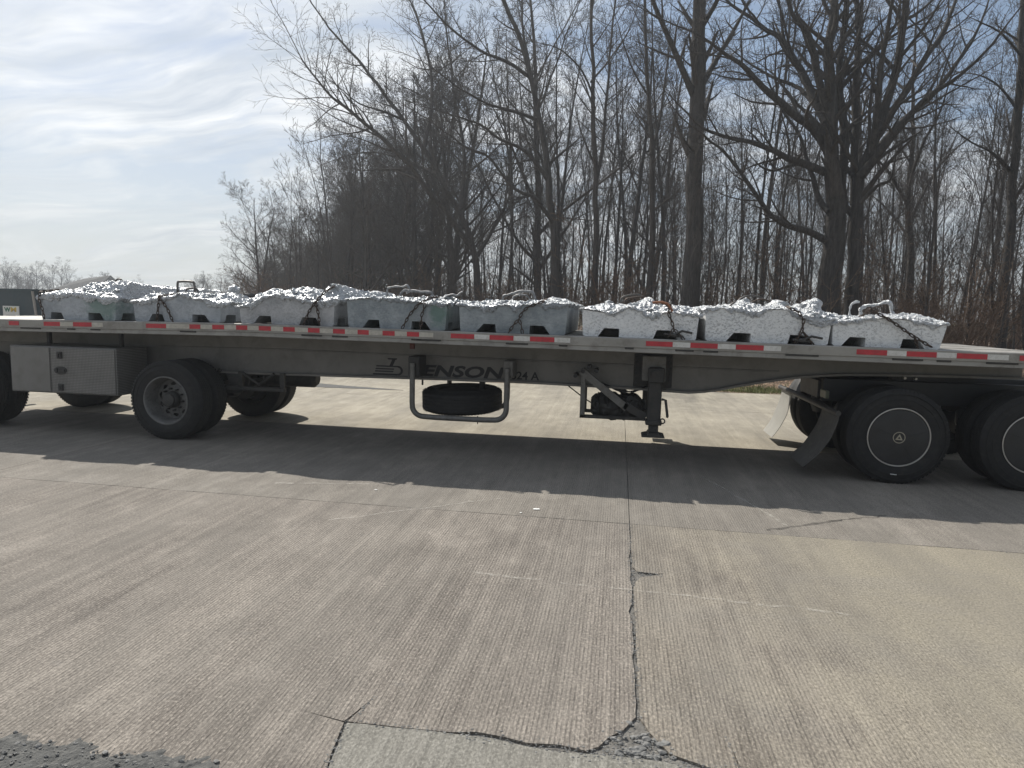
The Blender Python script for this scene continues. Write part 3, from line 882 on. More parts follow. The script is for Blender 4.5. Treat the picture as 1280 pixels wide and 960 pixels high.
# rear bulkhead with bumper
MB().cbox(-10.05, -10.0, 0.02, WID - 0.02, 1.28, 1.46, 0.008).build('rear_sill', M['alu'], trailer)
rb = MB().cbox(-10.03, -9.95, 0.15, WID - 0.15, 0.5, 0.6, 0.01)
rb.box(-10.0, -9.95, 0.7, 0.8, 0.6, 1.28).box(-10.0, -9.95, WID - 0.8, WID - 0.7, 0.6, 1.28)
rb.build('rear_bumper', M['steel'], trailer)
# small red brown bracket on the web
MB().cbox(-2.665, -2.60, 0.735, 0.75, zd(-2.6) - 0.27, zd(-2.6) - 0.06, 0.004).build('bracket', simple('red primer', (0.13, 0.04, 0.035), (0.19, 0.07, 0.06), 0.7), trailer)
MB().box(-2.62, -2.59, 0.70, 0.73, 0.72, 0.87).box(-2.52, -2.50, 0.8, 0.82, 0.76, 0.87).build('drop_bracket', M['steel'], trailer)

# lettering painted on the web
YL = 0.749
mesh_obj('lettering', text_mesh('BENSON', 1.27, 0.150, 0.22, 0.035), M['ink'], beam, (-2.68, YL, 0.882)).rotation_euler = (0, R(-0.2), 0)
mesh_obj('lettering', text_mesh('624 A', 0.36, 0.105, 0.0, 0.02), M['ink'], beam, (-1.33, YL, 0.888))
lg = MB()
def slant(x0, x1, z0, z1, k=0.25):
    lg.prism_y([(x0 + k * z0, z0), (x1 + k * z0, z0), (x1 + k * z1, z1), (x0 + k * z1, z1)], -0.002, 0.0)
slant(0.00, 0.34, 0.0, 0.022)
slant(0.02, 0.27, 0.040, 0.058)
slant(0.02, 0.27, 0.073, 0.090)
slant(0.02, 0.33, 0.108, 0.126)
arc = [(0.35 + 0.061 * math.cos(a), 0.063 + 0.063 * math.sin(a)) for a in [math.pi / 2 - math.pi * i / 10 for i in range(11)]]
arc_i = [(0.34 + 0.042 * math.cos(a), 0.063 + 0.041 * math.sin(a)) for a in [math.pi / 2 - math.pi * i / 10 for i in range(11)]]
for i in range(10):
    lg.prism_y([arc_i[i], arc_i[i + 1], arc[i + 1], arc[i]], -0.002, 0.0)
lg.prism_y([(0.23, 0.126), (0.275, 0.126), (0.315, 0.215), (0.27, 0.215)], -0.002, 0.0)
lg.prism_y([(0.20, 0.225), (0.335, 0.225), (0.325, 0.205), (0.215, 0.205)], -0.0035, -0.001)
o = lg.build('emblem', M['ink'], beam, rel=False)
o.location = Vector((-3.17, YL, 0.876)) - trailer.location

# ---- wheels
def tyre_mesh(R0_=0.51, w=0.275, rim=0.29, sm=True):
    h = w / 2
    prof = [(rim, -h + 0.045), (rim + 0.012, -h + 0.02), (rim + 0.035, -h + 0.008), (rim + 0.075, -h), (rim + 0.13, -h + 0.002), (R0_ - 0.055, -h + 0.012), (R0_ - 0.028, -h + 0.022), (R0_ - 0.010, -h + 0.038)]
    # tread with four grooves
    for k in range(5):
        a = -h + 0.042 + k * (w - 0.084) / 5
        b = a + (w - 0.084) / 5
        prof += [(R0_ - 0.002, a + 0.004), (R0_, a + 0.012), (R0_, b - 0.012), (R0_ - 0.002, b - 0.004)]
        if k < 4:
            prof += [(R0_ - 0.013, b - 0.002), (R0_ - 0.013, b + 0.002)]
    prof += [(R0_ - 0.010, h - 0.038), (R0_ - 0.028, h - 0.022), (R0_ - 0.055, h - 0.012), (rim + 0.13, h - 0.002), (rim + 0.075, h), (rim + 0.035, h - 0.008), (rim, h - 0.045)]
    mb = MB().lathe_y(prof, 72)
    # shoulder lugs and raised sidewall ribs
    for i in range(72):
        a = 2 * math.pi * (i + 0.5) / 72
        c, s_ = math.cos(a), math.sin(a)
        for sd in (-1, 1):
            q = []
            for rr, yy in ((R0_ - 0.048, h - 0.013), (R0_ - 0.006, h - 0.030)):
                for t in (-0.014, 0.014):
                    q.append((rr * c - t * s_, sd * (yy + 0.006), rr * s_ + t * c))
            mb.add(q, [(0, 1, 3, 2)] if sd > 0 else [(2, 3, 1, 0)])
    mb.lathe_y([(0.395, -h), (0.398, -h - 0.004), (0.404, -h - 0.004), (0.407, -h)], 72)
    mb.lathe_y([(0.452, -h + 0.006), (0.455, -h - 0.001), (0.460, -h - 0.001), (0.463, -h + 0.006)], 72)
    return mb


def disc_with_holes(mb, r0, y0, r1, y1, n_holes, rc, hr, ht, seg=100, rows=10):
    """annulus with round-ended hand holes left open"""
    idx = {}
    vs, fs = [], []
    for i in range(seg):
        for j in range(rows + 1):
            t = j / rows
            r = r0 + (r1 - r0) * t
            a = 2 * math.pi * i / seg
            vs.append((r * math.cos(a), y0 + (y1 - y0) * t, r * math.sin(a)))
    for i in range(seg):
        for j in range(rows):
            t = (j + 0.5) / rows
            r = r0 + (r1 - r0) * t
            a = 2 * math.pi * (i + 0.5) / seg
            k = round(a / (2 * math.pi) * n_holes) * 2 * math.pi / n_holes
            if ((r - rc) / hr) ** 2 + (r * (a - k) / ht) ** 2 < 1: continue
            p0, p1 = i * (rows + 1) + j, ((i + 1) % seg) * (rows + 1) + j
            fs.append((p0, p0 + 1, p1 + 1, p1))
    mb.add(vs, fs)


def smooth_mesh(mb, nm, m, ang=38):
    me = mb.mesh(nm, m)
    me.polygons.foreach_set('use_smooth', [True] * len(me.polygons))
    me.set_sharp_from_angle(angle=R(ang))
    return me


TYRE = smooth_mesh(tyre_mesh(), 'tyre', M['rubber'], 30)
# deep dish of an outer dual wheel seen from outside (-y is out)
rm = MB().lathe_y([(0.292, -0.10), (0.311, -0.122), (0.312, -0.130), (0.300, -0.133), (0.290, -0.122), (0.284, -0.095), (0.272, -0.06), (0.268, -0.01), (0.262, 0.045), (0.255, 0.07), (0.292, 0.09)], 72)
disc_with_holes(rm, 0.256, 0.068, 0.165, 0.040, 10, 0.205, 0.024, 0.034)
rm.lathe_y([(0.165, 0.040), (0.15, 0.036), (0.118, 0.034), (0.112, 0.02), (0.0, 0.02)], 48)
RIM_DISH = smooth_mesh(rm, 'wheel', M['wheel'], 40)
hb = MB().lathe_y([(0.11, 0.02), (0.108, -0.03), (0.096, -0.055), (0.088, -0.06), (0.085, -0.085), (0.07, -0.09), (0.0, -0.092)], 32)
for k in range(10):
    a = 2 * math.pi * k / 10 + 0.1
    hb.cyl_y(0.141 * math.cos(a), 0.141 * math.sin(a), -0.012, 0.036, 0.014, 6)
    hb.cyl_y(0.141 * math.cos(a), 0.141 * math.sin(a), -0.024, -0.012, 0.008, 6)
for k in range(6):
    a = 2 * math.pi * k / 6
    hb.cyl_y(0.078 * math.cos(a), 0.078 * math.sin(a), -0.097, -0.085, 0.007, 6)
HUB = smooth_mesh(hb, 'hub', M['steel'], 40)
rm2 = MB().lathe_y([(0.292, 0.10), (0.311, 0.125), (0.300, 0.132), (0.285, 0.09), (0.265, 0.0), (0.262, -0.06), (0.292, -0.10), (0.30, -0.12), (0.285, -0.11), (0.262, -0.06)], 48)
rm2.lathe_y([(0.262, -0.06), (0.1, -0.05), (0.0, -0.05)], 48)
RIM_IN = smooth_mesh(rm2, 'wheel', M['steel'], 40)


def add_wheel(parent, x, y, flip, rim_me, parts, zc=0.505, spin=0.0, sc=1.0):
    """one wheel = rim with tyre (and hub) under it; y is its centre plane"""
    o = bpy.data.objects.new('wheel', rim_me)
    COL.objects.link(o)
    o.parent = parent
    o.location = Vector((x, y, zc)) - parent.location
    o.rotation_euler = (0, spin, math.pi if flip else 0)
    o.scale = (sc, 1, sc)
    for nm, me in parts:
        c = bpy.data.objects.new(nm, me)
        COL.objects.link(c)
        c.parent = o
    return o


AX = (-5.664, -8.72)
for ax in AX:
    add_wheel(trailer, ax, 0.165, False, RIM_DISH, [('tyre', TYRE), ('hub', HUB)], spin=0.25)
    add_wheel(trailer, ax, 0.485, False, RIM_IN, [('tyre', TYRE)])
    add_wheel(trailer, ax, WID - 0.165, True, RIM_DISH, [('tyre', TYRE), ('hub', HUB)], spin=0.6)
    add_wheel(trailer, ax, WID - 0.485, True, RIM_IN, [('tyre', TYRE)])
    axl = MB().tube([(ax, 0.3, 0.505), (ax, WID - 0.3, 0.505)], 0.064, 14)
    axl.lathe_y([(0.0, -0.05), (0.2, -0.05), (0.2, 0.12), (0.07, 0.12)], 24, ax, 0.68, 0.505)
    axl.lathe_y([(0.07, -0.12), (0.2, -0.12), (0.2, 0.05), (0.0, 0.05)], 24, ax, WID - 0.68, 0.505)
    axl.build('axle', M['steel'], trailer, smooth=True)
    for yy in (0.76, WID - 0.76):
        hg = MB().prism_y([(ax + 0.42, 0.82), (ax + 0.72, 0.82), (ax + 0.66, 0.56), (ax + 0.54, 0.54)], yy - 0.07, yy - 0.055)
        hg.prism_y([(ax + 0.42, 0.82), (ax + 0.72, 0.82), (ax + 0.66, 0.56), (ax + 0.54, 0.54)], yy + 0.055, yy + 0.07)
        hg.build('hanger', M['steel'], trailer)
        sa = MB().add(*[*[([(ax - 0.46, yy - 0.05, 0.50), (ax + 0.62, yy - 0.05, 0.56), (ax + 0.62, yy + 0.05, 0.56), (ax - 0.46, yy + 0.05, 0.50),
                           (ax - 0.46, yy - 0.05, 0.56), (ax + 0.62, yy - 0.05, 0.68), (ax + 0.62, yy + 0.05, 0.68), (ax - 0.46, yy + 0.05, 0.56)],
                          [(0, 3, 2, 1), (4, 5, 6, 7), (0, 1, 5, 4), (1, 2, 6, 5), (2, 3, 7, 6), (3, 0, 4, 7)])][0]])
        sa.build('suspension_arm', M['steel'], trailer)
        MB().tube([(ax - 0.38, yy, 0.56), (ax - 0.38, yy, 0.62), (ax - 0.38, yy, 0.74), (ax - 0.38, yy, 0.82)], [0.10, 0.13, 0.13, 0.10], 18).build('air_spring', M['black'], trailer, smooth=True)
        MB().tube([(ax + 0.02, yy - 0.09, 0.56), (ax + 0.36, yy - 0.09, 0.86)], 0.028, 10).build('shock_absorber', M['steel'], trailer, smooth=True)
    # brake chamber and its hose, toolbar with slider rail
    MB().tube([(ax + 0.26, 0.98, 0.53), (ax + 0.30, 0.98, 0.53), (ax + 0.40, 0.98, 0.54), (ax + 0.44, 0.98, 0.54)], [0.06, 0.085, 0.085, 0.05], 16).build('brake_chamber', M['steel'], trailer, smooth=True)
# side bar behind the front axle, in line with the air reservoir
MB().cbox(-5.3, -4.35, 0.62, 0.68, 0.60, 0.655, 0.006).box(-4.42, -4.36, 0.63, 0.67, 0.655, 0.85).box(-5.02, -4.96, 0.63, 0.67, 0.655, 0.85).build('support_bar', M['steel'], trailer)
MB().tube([(-4.95, 0.63, 0.84), (-4.72, 0.63, 0.69), (-4.5, 0.63, 0.84)], 0.02, 8).build('brace', M['steel'], trailer)
MB().tube([(-5.0, 1.3, 0.72), (-4.95, 1.3, 0.72), (-4.25, 1.3, 0.72), (-4.2, 1.3, 0.72)], [0.08, 0.125, 0.125, 0.08], 20).build('air_tank', M['steel'], trailer, smooth=True)

# ---- toolbox between the axles
tbx = MB().cbox(-7.925, -6.355, 0.05, 0.62, 0.53, 1.142, 0.008).build('toolbox', M['tread'], trailer)
MB().cbox(-7.910, -7.325, 0.038, 0.049, 0.545, 1.128, 0.004).build('side_panel', simple('plain aluminium panel', (0.18, 0.176, 0.168), (0.25, 0.245, 0.235), 0.5, 0.35, 2.5, 0.04, 50, dirt=((0.16, 0.15, 0.14), 0.5)), tbx)
MB().cbox(-7.300, -6.365, 0.036, 0.049, 0.545, 1.128, 0.005).build('door', M['tread'], tbx)
for zz_ in (1.035, 0.615):
    MB().cbox(-7.205, -7.125, 0.022, 0.035, zz_ - 0.045, zz_ + 0.045, 0.004).cbox(-7.19, -7.16, 0.006, 0.021, zz_ - 0.03, zz_ + 0.02, 0.003).box(-7.15, -7.135, 0.012, 0.021, zz_ - 0.035, zz_ + 0.035).build('latch', M['steel'], tbx)
hp = [(-7.16 + 0.075 * math.cos(a) * (1.25), 0.835 + 0.052 * math.sin(a)) for a in [2 * math.pi * i / 24 for i in range(24)]]
MB().prism_y(hp, 0.026, 0.0355).box(-7.23, -7.20, 0.016, 0.0255, 0.81, 0.86).cbox(-7.18, -7.09, 0.012, 0.0255, 0.82, 0.85, 0.003).build('handle', M['black'], tbx)
for x in (-7.7, -6.6):
    MB().box(x, x + 0.04, 0.4, 0.45, 1.143, 1.42).build('toolbox_hanger', M['steel'], trailer)

# ---- spare tyre carrier: two U shaped tubes under the beams
def u_tube(y):
    pts = [(-2.50, y, 1.08), (-2.50, y, 0.60)]
    for i in range(1, 7):
        a = math.pi + (math.pi / 2) * i / 6
        pts.append((-2.36 + 0.14 * math.cos(a), y, 0.56 + 0.14 * math.sin(a)))
    pts += [(-2.2, y, 0.415), (-1.6, y, 0.415)]
    for i in range(0, 7):
        a = 1.5 * math.pi + (math.pi / 2) * i / 6
        pts.append((-1.45 + 0.14 * math.cos(a), y, 0.56 + 0.14 * math.sin(a)))
    pts += [(-1.31, y, 0.62), (-1.31, y, 1.06)]
    return pts
for y in (0.36, 1.5):
    MB().tube([((-1.91 + (x + 1.905) * (1.0 if y < 1 else 0.70)), yy, z) for x, yy, z in u_tube(y)], 0.034, 12).build('tyre_carrier', M['galv'], trailer, smooth=True)
MB().cbox(-2.57, -2.43, 0.39, 0.70, 0.90, 1.16, 0.01).build('mounting_plate', M['steel'], trailer)
MB().cbox(-1.37, -1.25, 0.39, 0.70, 0.94, 1.15, 0.01).build('mounting_plate', M['galv'], trailer)
MB().cyl_z(-1.74, 0.95, 0.72, 0.88, 0.04, 10).cyl_z(-1.72, 0.6, 0.32, 0.42, 0.007, 6).build('spare_bolt', M['steel'], trailer)

spare = empty('spare_tyre', (-2.0, 0.93, 0.585))
tag(spare, 'spare tyre lying flat in the tube carrier under the lettered beam', 'tyre')
tm = tyre_mesh(0.525, 0.30, 0.30)
tm.v = [(x, z, -y) for x, y, z in tm.v]
me = smooth_mesh(tm, 'tread', M['rubber'], 30)
o = bpy.data.objects.new('tread', me); COL.objects.link(o); o.parent = spare
rmv = MB().lathe_y([(0.30, -0.11), (0.285, -0.12), (0.262, 0.0), (0.285, 0.12), (0.30, 0.11)], 48).lathe_y([(0.262, 0.02), (0.13, 0.05), (0.0, 0.05)], 48)
rmv.v = [(x, z, -y) for x, y, z in rmv.v]
o = bpy.data.objects.new('rim', smooth_mesh(rmv, 'rim', M['steel'], 40)); COL.objects.link(o); o.parent = spare
spare.rotation_euler = (R(1.5), R(-1.2), 0)

# ---- landing gear
def landing(y, s):
    """s = -1: gear box outward to the near side"""
    pl = MB().cbox(0.22, 0.64, y - 0.10 if s < 0 else y + 0.085, y - 0.085 if s < 0 else y + 0.10, 0.85, 1.30, 0.004)
    pl = MB().cbox(0.20, 0.66, 0.735 if s < 0 else WID - 0.75, 0.75 if s < 0 else WID - 0.735, 0.86, 1.27, 0.004)
    pb_ = pl.build('mounting_plate', M['steel'], trailer)
    inner = MB().cbox(0.29, 0.57, min(y, y - s * 0.12), max(y, y - s * 0.12) , 0.96, 1.26, 0.006)
    inner.build('leg_bracket', M['galv'], trailer)
    bl = MB()
    for k in range(6):
        for x in (0.225, 0.635):
            bl.cyl_y(x, 0.90 + k * 0.068, 0.715 if s < 0 else WID - 0.735, 0.735 if s < 0 else WID - 0.715, 0.017, 8)
    bl.build('bolt', M['black'], pb_)
    lg_ = MB().cbox(0.37, 0.53, y - 0.075, y + 0.075, 0.46, 1.13, 0.012)
    lg_.cbox(0.355, 0.545, y - 0.088, y + 0.088, 0.44, 0.50, 0.01)
    lo_ = lg_.build('landing_leg', M['steel'], trailer)
    MB().cbox(0.395, 0.51, y - 0.055, y + 0.055, 0.335, 0.44, 0.006).build('inner_leg', M['steel'], lo_)
    ft = MB().prism_y([(0.315, 0.30), (0.585, 0.30), (0.58, 0.318), (0.52, 0.332), (0.51, 0.352), (0.39, 0.352), (0.38, 0.332), (0.32, 0.318)], y - 0.13, y + 0.13)
    ft.build('foot', M['steel'], lo_)
    return lo_
la = landing(0.52, -1)
lb = landing(WID - 0.52, 1)
gb = MB().cbox(0.36, 0.55, 0.40, 0.445, 0.95, 1.13, 0.012).cyl_y(0.45, 1.06, 0.36, 0.40, 0.045, 14)
gb.build('gear_box', M['steel'], trailer)
MB().tube([(0.45, 0.6, 1.02), (0.45, WID - 0.6, 1.02)], 0.022, 10).build('cross_shaft', M['steel'], trailer)
MB().tube([(0.53, 0.42, 0.76), (0.575, 0.42, 0.75), (0.605, 0.42, 0.56), (0.60, 0.42, 0.545)], 0.016, 8).build('crank', M['steel'], trailer)
MB().tube([(0.55 + 0.028 * math.cos(a), 0.42, 0.50 + 0.028 * math.sin(a)) for a in [2 * math.pi * i / 12 for i in range(13)]], 0.009, 6).build('hook_ring', M['steel'], trailer)
# braces and the rack beside the gear
def bar(p, q, w_, h_):
    p, q = Vector(p), Vector(q)
    d = (q - p).normalized()
    a = Vector((0, 1, 0)) * (w_ / 2)
    n = d.cross(Vector((0, 1, 0))).normalized() * (h_ / 2)
    return [p - a - n, p + a - n, p + a + n, p - a + n, q - a - n, q + a - n, q + a + n, q - a + n], [(0, 3, 2, 1), (4, 5, 6, 7), (0, 1, 5, 4), (1, 2, 6, 5), (2, 3, 7, 6), (3, 0, 4, 7)]
MB().add(*bar((-0.43, 0.54, 1.05), (0.13, 0.54, 0.62), 0.05, 0.085)).build('brace', M['galv'], trailer)
MB().add(*bar((-0.43, WID - 0.54, 1.05), (0.13, WID - 0.54, 0.62), 0.05, 0.085)).build('brace', M['steel'], trailer)
MB().add(*bar((0.10, 0.54, 0.66), (0.36, 0.54, 0.52), 0.05, 0.09)).build('brace', M['steel'], trailer)
for y in (0.58, 1.05):
    MB().cbox(-0.435, -0.375, y - 0.025, y + 0.025, 0.47, 1.0, 0.005).build('rack_post', M['galv'] if y < 1 else M['steel'], trailer)
    MB().cbox(-0.435, 0.36, y - 0.025, y + 0.025, 0.47, 0.51, 0.004).build('rack_bar', M['steel'], trailer)
bl = MB()
for x, z in ((-0.34, 1.10), (-0.25, 1.06), (-0.50, 0.99), (-0.41, 1.045)):
    bl.cyl_y(x, z, 0.50, 0.74, 0.026, 8)
bl.build('pivot_bolt', M['black'], trailer)
MB().tube([(-0.62, 0.7, 0.86), (-0.40, 0.7, 0.70), (-0.20, 0.72, 0.58)], 0.008, 6).build('cable', M['black'], trailer)

tarp = empty('tarp_bundle', (-0.05, 0.82, 0.512))
tag(tarp, 'bundled black tarpaulin strapped on the rack beside the landing leg', 'tarpaulin')
tb = MB()
ny_, nr_ = 40, 48
vs = []
for j in range(ny_ + 1):
    x = -0.31 + 0.62 * j / ny_
    e = 1 - abs(2 * j / ny_ - 1) ** 5
    pinch = 1 - 0.12 * math.exp(-((x + 0.22) / 0.03) ** 2) - 0.12 * math.exp(-((x + 0.10) / 0.03) ** 2) - 0.12 * math.exp(-((x - 0.06) / 0.035) ** 2)
    for k in range(nr_):
        a = 2 * math.pi * k / nr_
        rr = (0.15 * (0.55 + 0.45 * e)) * pinch * (1 + 0.30 * mnoise.fractal(Vector((x * 6, math.cos(a) * 2.2, math.sin(a) * 2.2)), 1.0, 2.0, 4))
        vs.append((x, 0.81 + 1.2 * rr * math.cos(a), 0.60 + rr * math.sin(a) * 1.1))
fs = [(j * nr_ + k, j * nr_ + (k + 1) % nr_, (j + 1) * nr_ + (k + 1) % nr_, (j + 1) * nr_ + k) for j in range(ny_) for k in range(nr_)]
fs += [tuple(range(nr_ - 1, -1, -1)), tuple(range(ny_ * nr_, (ny_ + 1) * nr_))]
tb.add(vs, fs).build('roll', M['tarp'], tarp, smooth=True)
for x in (-0.22, -0.10, 0.06):
    st_ = [(x, 0.81 + 0.175 * math.cos(a), 0.60 + 0.158 * math.sin(a)) for a in [2 * math.pi * i / 20 for i in range(21)]]
    MB().tube(st_, 0.012, 6).build('strap', M['black'], tarp)

fold = MB()
for q in range(7):
    fold.lump((0.20 + 0.03 * q % 0.1, 0.72 + 0.03 * q, 0.62 + 0.05 * math.sin(q * 2.1)), 0.075, 3, 0.7, 1.7, (1.0, 0.9, 1.1), q + 300)
fold.build('loose_fold', M['tarp'], tarp, smooth=True)
# air lines clipped along the beam and looping at the landing gear
for k, y in enumerate((0.70, 0.73)):
    MB().tube([(-0.2, y, 0.90), (0.0, y, 0.83 - 0.02 * k), (0.15, y, 0.80 - 0.03 * k), (0.28, y, 0.83), (0.4, y + 0.06, 0.9)], 0.010, 6).build('air_line', M['black'], trailer, smooth=True)
MB().tube([(-5.2, 0.9, 0.84), (-5.25, 0.92, 0.74), (-5.3, 0.96, 0.62), (-5.36, 0.98, 0.56)], 0.010, 6).build('air_line', M['black'], trailer, smooth=True)
# rivets along the side rail and web splices
rv = MB()
for i in range(48):
    x = -9.6 + 0.3 * i
    rv.tube([(x, -0.004, zd(x) - 0.087), (x, 0.001, zd(x) - 0.087)], [0.004, 0.006], 6)
rv.build('rivets', M['alu'], rail)['kind'] = 'stuff'

# ------------------------------------------------------------------ the tractor unit at the front of the trailer
tractor = empty('truck_tractor', (3.66, 1.3, 0))
tag(tractor, 'dark rear of a truck tractor with covered drive wheels, under the trailer front', 'truck')
for y in (0.86, WID - 0.86):
    MB().cbox(2.42, 7.2, y - 0.04, y + 0.04, 0.78, 1.05, 0.008).build('frame_rail', M['black'], tractor)
for x in (2.44, 3.66, 5.2):
    MB().cbox(x - 0.05, x + 0.05, 0.9, WID - 0.9, 0.8, 1.02, 0.01).build('frame_crossmember', M['black'], tractor)
fw = MB().prism_z([(2.86, 1.15), (3.1, 0.92), (3.5, 0.84), (4.15, 0.84), (4.25, 0.95), (4.25, WID - 0.95), (4.15, WID - 0.84), (3.5, WID - 0.84), (3.1, WID - 0.92), (2.86, WID - 1.15)], 1.125, 1.165)
fw.box(3.2, 4.1, 0.9, 1.0, 1.05, 1.13).box(3.2, 4.1, WID - 1.0, WID - 0.9, 1.05, 1.13)
fw.build('fifth_wheel', M['black'], tractor)
MB().cyl_z(3.72, WID / 2, 1.0, 1.165 + 0.02, 0.045, 14).build('kingpin', M['steel'], trailer)
# flat covered drive wheels
rc = MB().lathe_y([(0.292, -0.10), (0.305, -0.122), (0.313, -0.1345), (0.309, -0.1375), (0.302, -0.1365), (0.298, -0.128)], 72)
rc.lathe_y([(0.292, 0.10), (0.311, 0.125), (0.300, 0.13), (0.28, 0.0), (0.292, -0.10)], 48)
RIM_COV = smooth_mesh(rc, 'wheel', M['chrome'], 45)
cv = MB().lathe_y([(0.297, -0.124), (0.292, -0.131), (0.24, -0.138), (0.12, -0.141), (0.055, -0.142), (0.0, -0.142)], 72)
for k in range(5):
    a = 2 * math.pi * k / 5 + math.pi / 2
    cv.tube([(0.09 * math.cos(a), -0.141, 0.09 * math.sin(a)), (0.25 * math.cos(a), -0.138, 0.25 * math.sin(a))], 0.004, 6)
COVER = smooth_mesh(cv, 'wheel_cover', M['black'], 45)
em = MB().lathe_y([(0.052, -0.142), (0.054, -0.147), (0.060, -0.147), (0.062, -0.142)], 40)
tri_o = [(0.042 * math.cos(a), 0.042 * math.sin(a) - 0.004) for a in (math.pi / 2, math.pi / 2 + 2.0944, math.pi / 2 + 4.1888)]
tri_i = [(0.018 * math.cos(a), 0.018 * math.sin(a) - 0.004) for a in (math.pi / 2, math.pi / 2 + 2.0944, math.pi / 2 + 4.1888)]
for i in range(3):
    j = (i + 1) % 3
    em.prism_y([tri_o[i], tri_o[j], tri_i[j], tri_i[i]], -0.148, -0.142)
EMBLEM = smooth_mesh(em, 'emblem', simple('pale emblem metal', (0.34, 0.31, 0.25), (0.42, 0.39, 0.32), 0.4, 0.4), 30)
mk = MB().box(-0.032, 0.032, -0.1415, -0.1385, -0.402, -0.392)
TMARK = mk.mesh('sidewall_mark', M['paper'])
for ax in (3.0, 4.32):
    for flip, yy in ((False, 0.185), (True, WID - 0.185)):
        o = add_wheel(tractor, ax, yy, flip, RIM_COV, [('tyre', TYRE), ('wheel_cover', COVER), ('emblem', EMBLEM)] + ([('sidewall_mark', TMARK)] if not flip else []), zc=0.51, spin=0.06, sc=1.018)
        add_wheel(tractor, ax, yy + (0.325 if not flip else -0.325), flip, RIM_IN, [('tyre', TYRE)], zc=0.51, sc=1.018)
    MB().tube([(ax, 0.4, 0.51), (ax, 1.0, 0.51), (ax, 1.1, 0.51), (ax, 1.5, 0.51), (ax, 1.6, 0.51), (ax, WID - 0.4, 0.51)], [0.075, 0.085, 0.19, 0.19, 0.085, 0.075], 16).build('drive_axle', M['black'], tractor, smooth=True)
    for y in (0.80, WID - 0.80):
        MB().tube([(ax - 0.3, y, 0.52), (ax - 0.3, y, 0.6), (ax - 0.3, y, 0.72), (ax - 0.3, y, 0.78)], [0.1, 0.13, 0.13, 0.1], 16).build('air_spring', M['black'], tractor, smooth=True)
        MB().tube([(ax + 0.06, y - 0.1, 0.5), (ax + 0.12, y - 0.1, 0.95)], 0.03, 8).build('shock_absorber', M['black'], tractor, smooth=True)
# rear quarter fenders curling over the wheels
def fender(y0, y1):
    mb = MB()
    vs, n = [], 14
    for i in range(n + 1):
        a = R(158 - 92 * i / n)
        for rr in (0.575, 0.585):
            for y in (y0, y1):
                vs.append((3.0 + rr * math.cos(a), y, 0.51 + rr * math.sin(a)))
    fs = []
    for i in range(n):
        k = i * 4
        fs += [(k, k + 1, k + 5, k + 4), (k + 2, k + 6, k + 7, k + 3), (k, k + 4, k + 6, k + 2), (k + 1, k + 3, k + 7, k + 5)]
    return mb.add(vs, fs + [(0, 2, 3, 1), (n * 4, n * 4 + 1, n * 4 + 3, n * 4 + 2)])
fender(WID - 0.66, WID - 0.03).build('fender', M['black'], tractor, smooth=True)
# mud flap hanger right across, flaps swept rearwards
MB().tube([(2.36, 0.0, 0.745), (2.36, 0.3, 0.745), (2.36, 0.86, 0.75)], [0.028, 0.034, 0.036], 10).build('flap_hanger', M['steel'], tractor, smooth=True)
MB().tube([(2.36, 0.86, 0.75), (2.36, WID - 0.86, 0.75), (2.36, WID, 0.745)], [0.036, 0.036, 0.03], 10).build('flap_hanger', M['steel'], tractor, smooth=True)
MB().cyl_y(2.36, 0.745, WID, WID + 0.02, 0.034, 12).build('hanger_cap', M['chrome'], tractor)
def flap(y0, y1, m, sweep, ztop, zbot, curl):
    n = 12
    vs = []
    for i in range(n + 1):
        t = i / n
        x = 2.37 - sweep * t ** 1.7 - curl * max(0, t - 0.75)
        z = ztop + (zbot - ztop) * t
        for d in (0, 0.008):
            for k in range(5):
                yy = y0 + (y1 - y0) * k / 4
                vs.append((x + d + 0.012 * mnoise.noise(Vector((k * 0.8, t * 3, y0))), yy, z))
    fs = []
    for i in range(n):
        for k in range(4):
            a = i * 10 + k
            fs.append((a, a + 10, a + 11, a + 1))
            b = a + 5
            fs.append((b, b + 1, b + 11, b + 10))
        a = i * 10
        fs += [(a, a + 5, a + 15, a + 10), (a + 4, a + 14, a + 19, a + 9)]
    a = n * 10
    fs += [(0, 1, 6, 5), (1, 2, 7, 6), (2, 3, 8, 7), (3, 4, 9, 8)] + [(a + k + 5, a + k + 6, a + k + 1, a + k) for k in range(4)]
    return MB().add(vs, fs)
tag(flap(0.02, 0.62, M['flap'], 0.30, 0.72, 0.14, 0.12).build('mud_flap', M['flap'], tractor, smooth=True), 'dark mud flap curling back on the near side')
tag(flap(WID - 0.60, WID - 0.02, M['pale_flap'], 0.20, 0.72, 0.10, 0.08).build('mud_flap', M['pale_flap'], tractor, smooth=True), 'pale sunlit mud flap on the far side')
MB().cbox(2.40, 2.44, 0.62, 0.84, 0.83, 0.92, 0.004).build('tail_lamp', simple('dull lamp lens', (0.10, 0.11, 0.075), (0.14, 0.15, 0.10), 0.4), tractor)
MB().cyl_y(3.30, 1.09, 0.78, 0.82, 0.016, 8).cyl_y(3.42, 1.085, 0.78, 0.82, 0.014, 8).build('grease_fitting', M['chrome'], tractor)
MB().tube([(5.4, 0.42, 0.62), (5.42, 0.42, 0.62), (6.9, 0.42, 0.62), (6.92, 0.42, 0.62)], [0.24, 0.29, 0.29, 0.24], 28).build('fuel_tank', M['alu'], tractor, smooth=True)


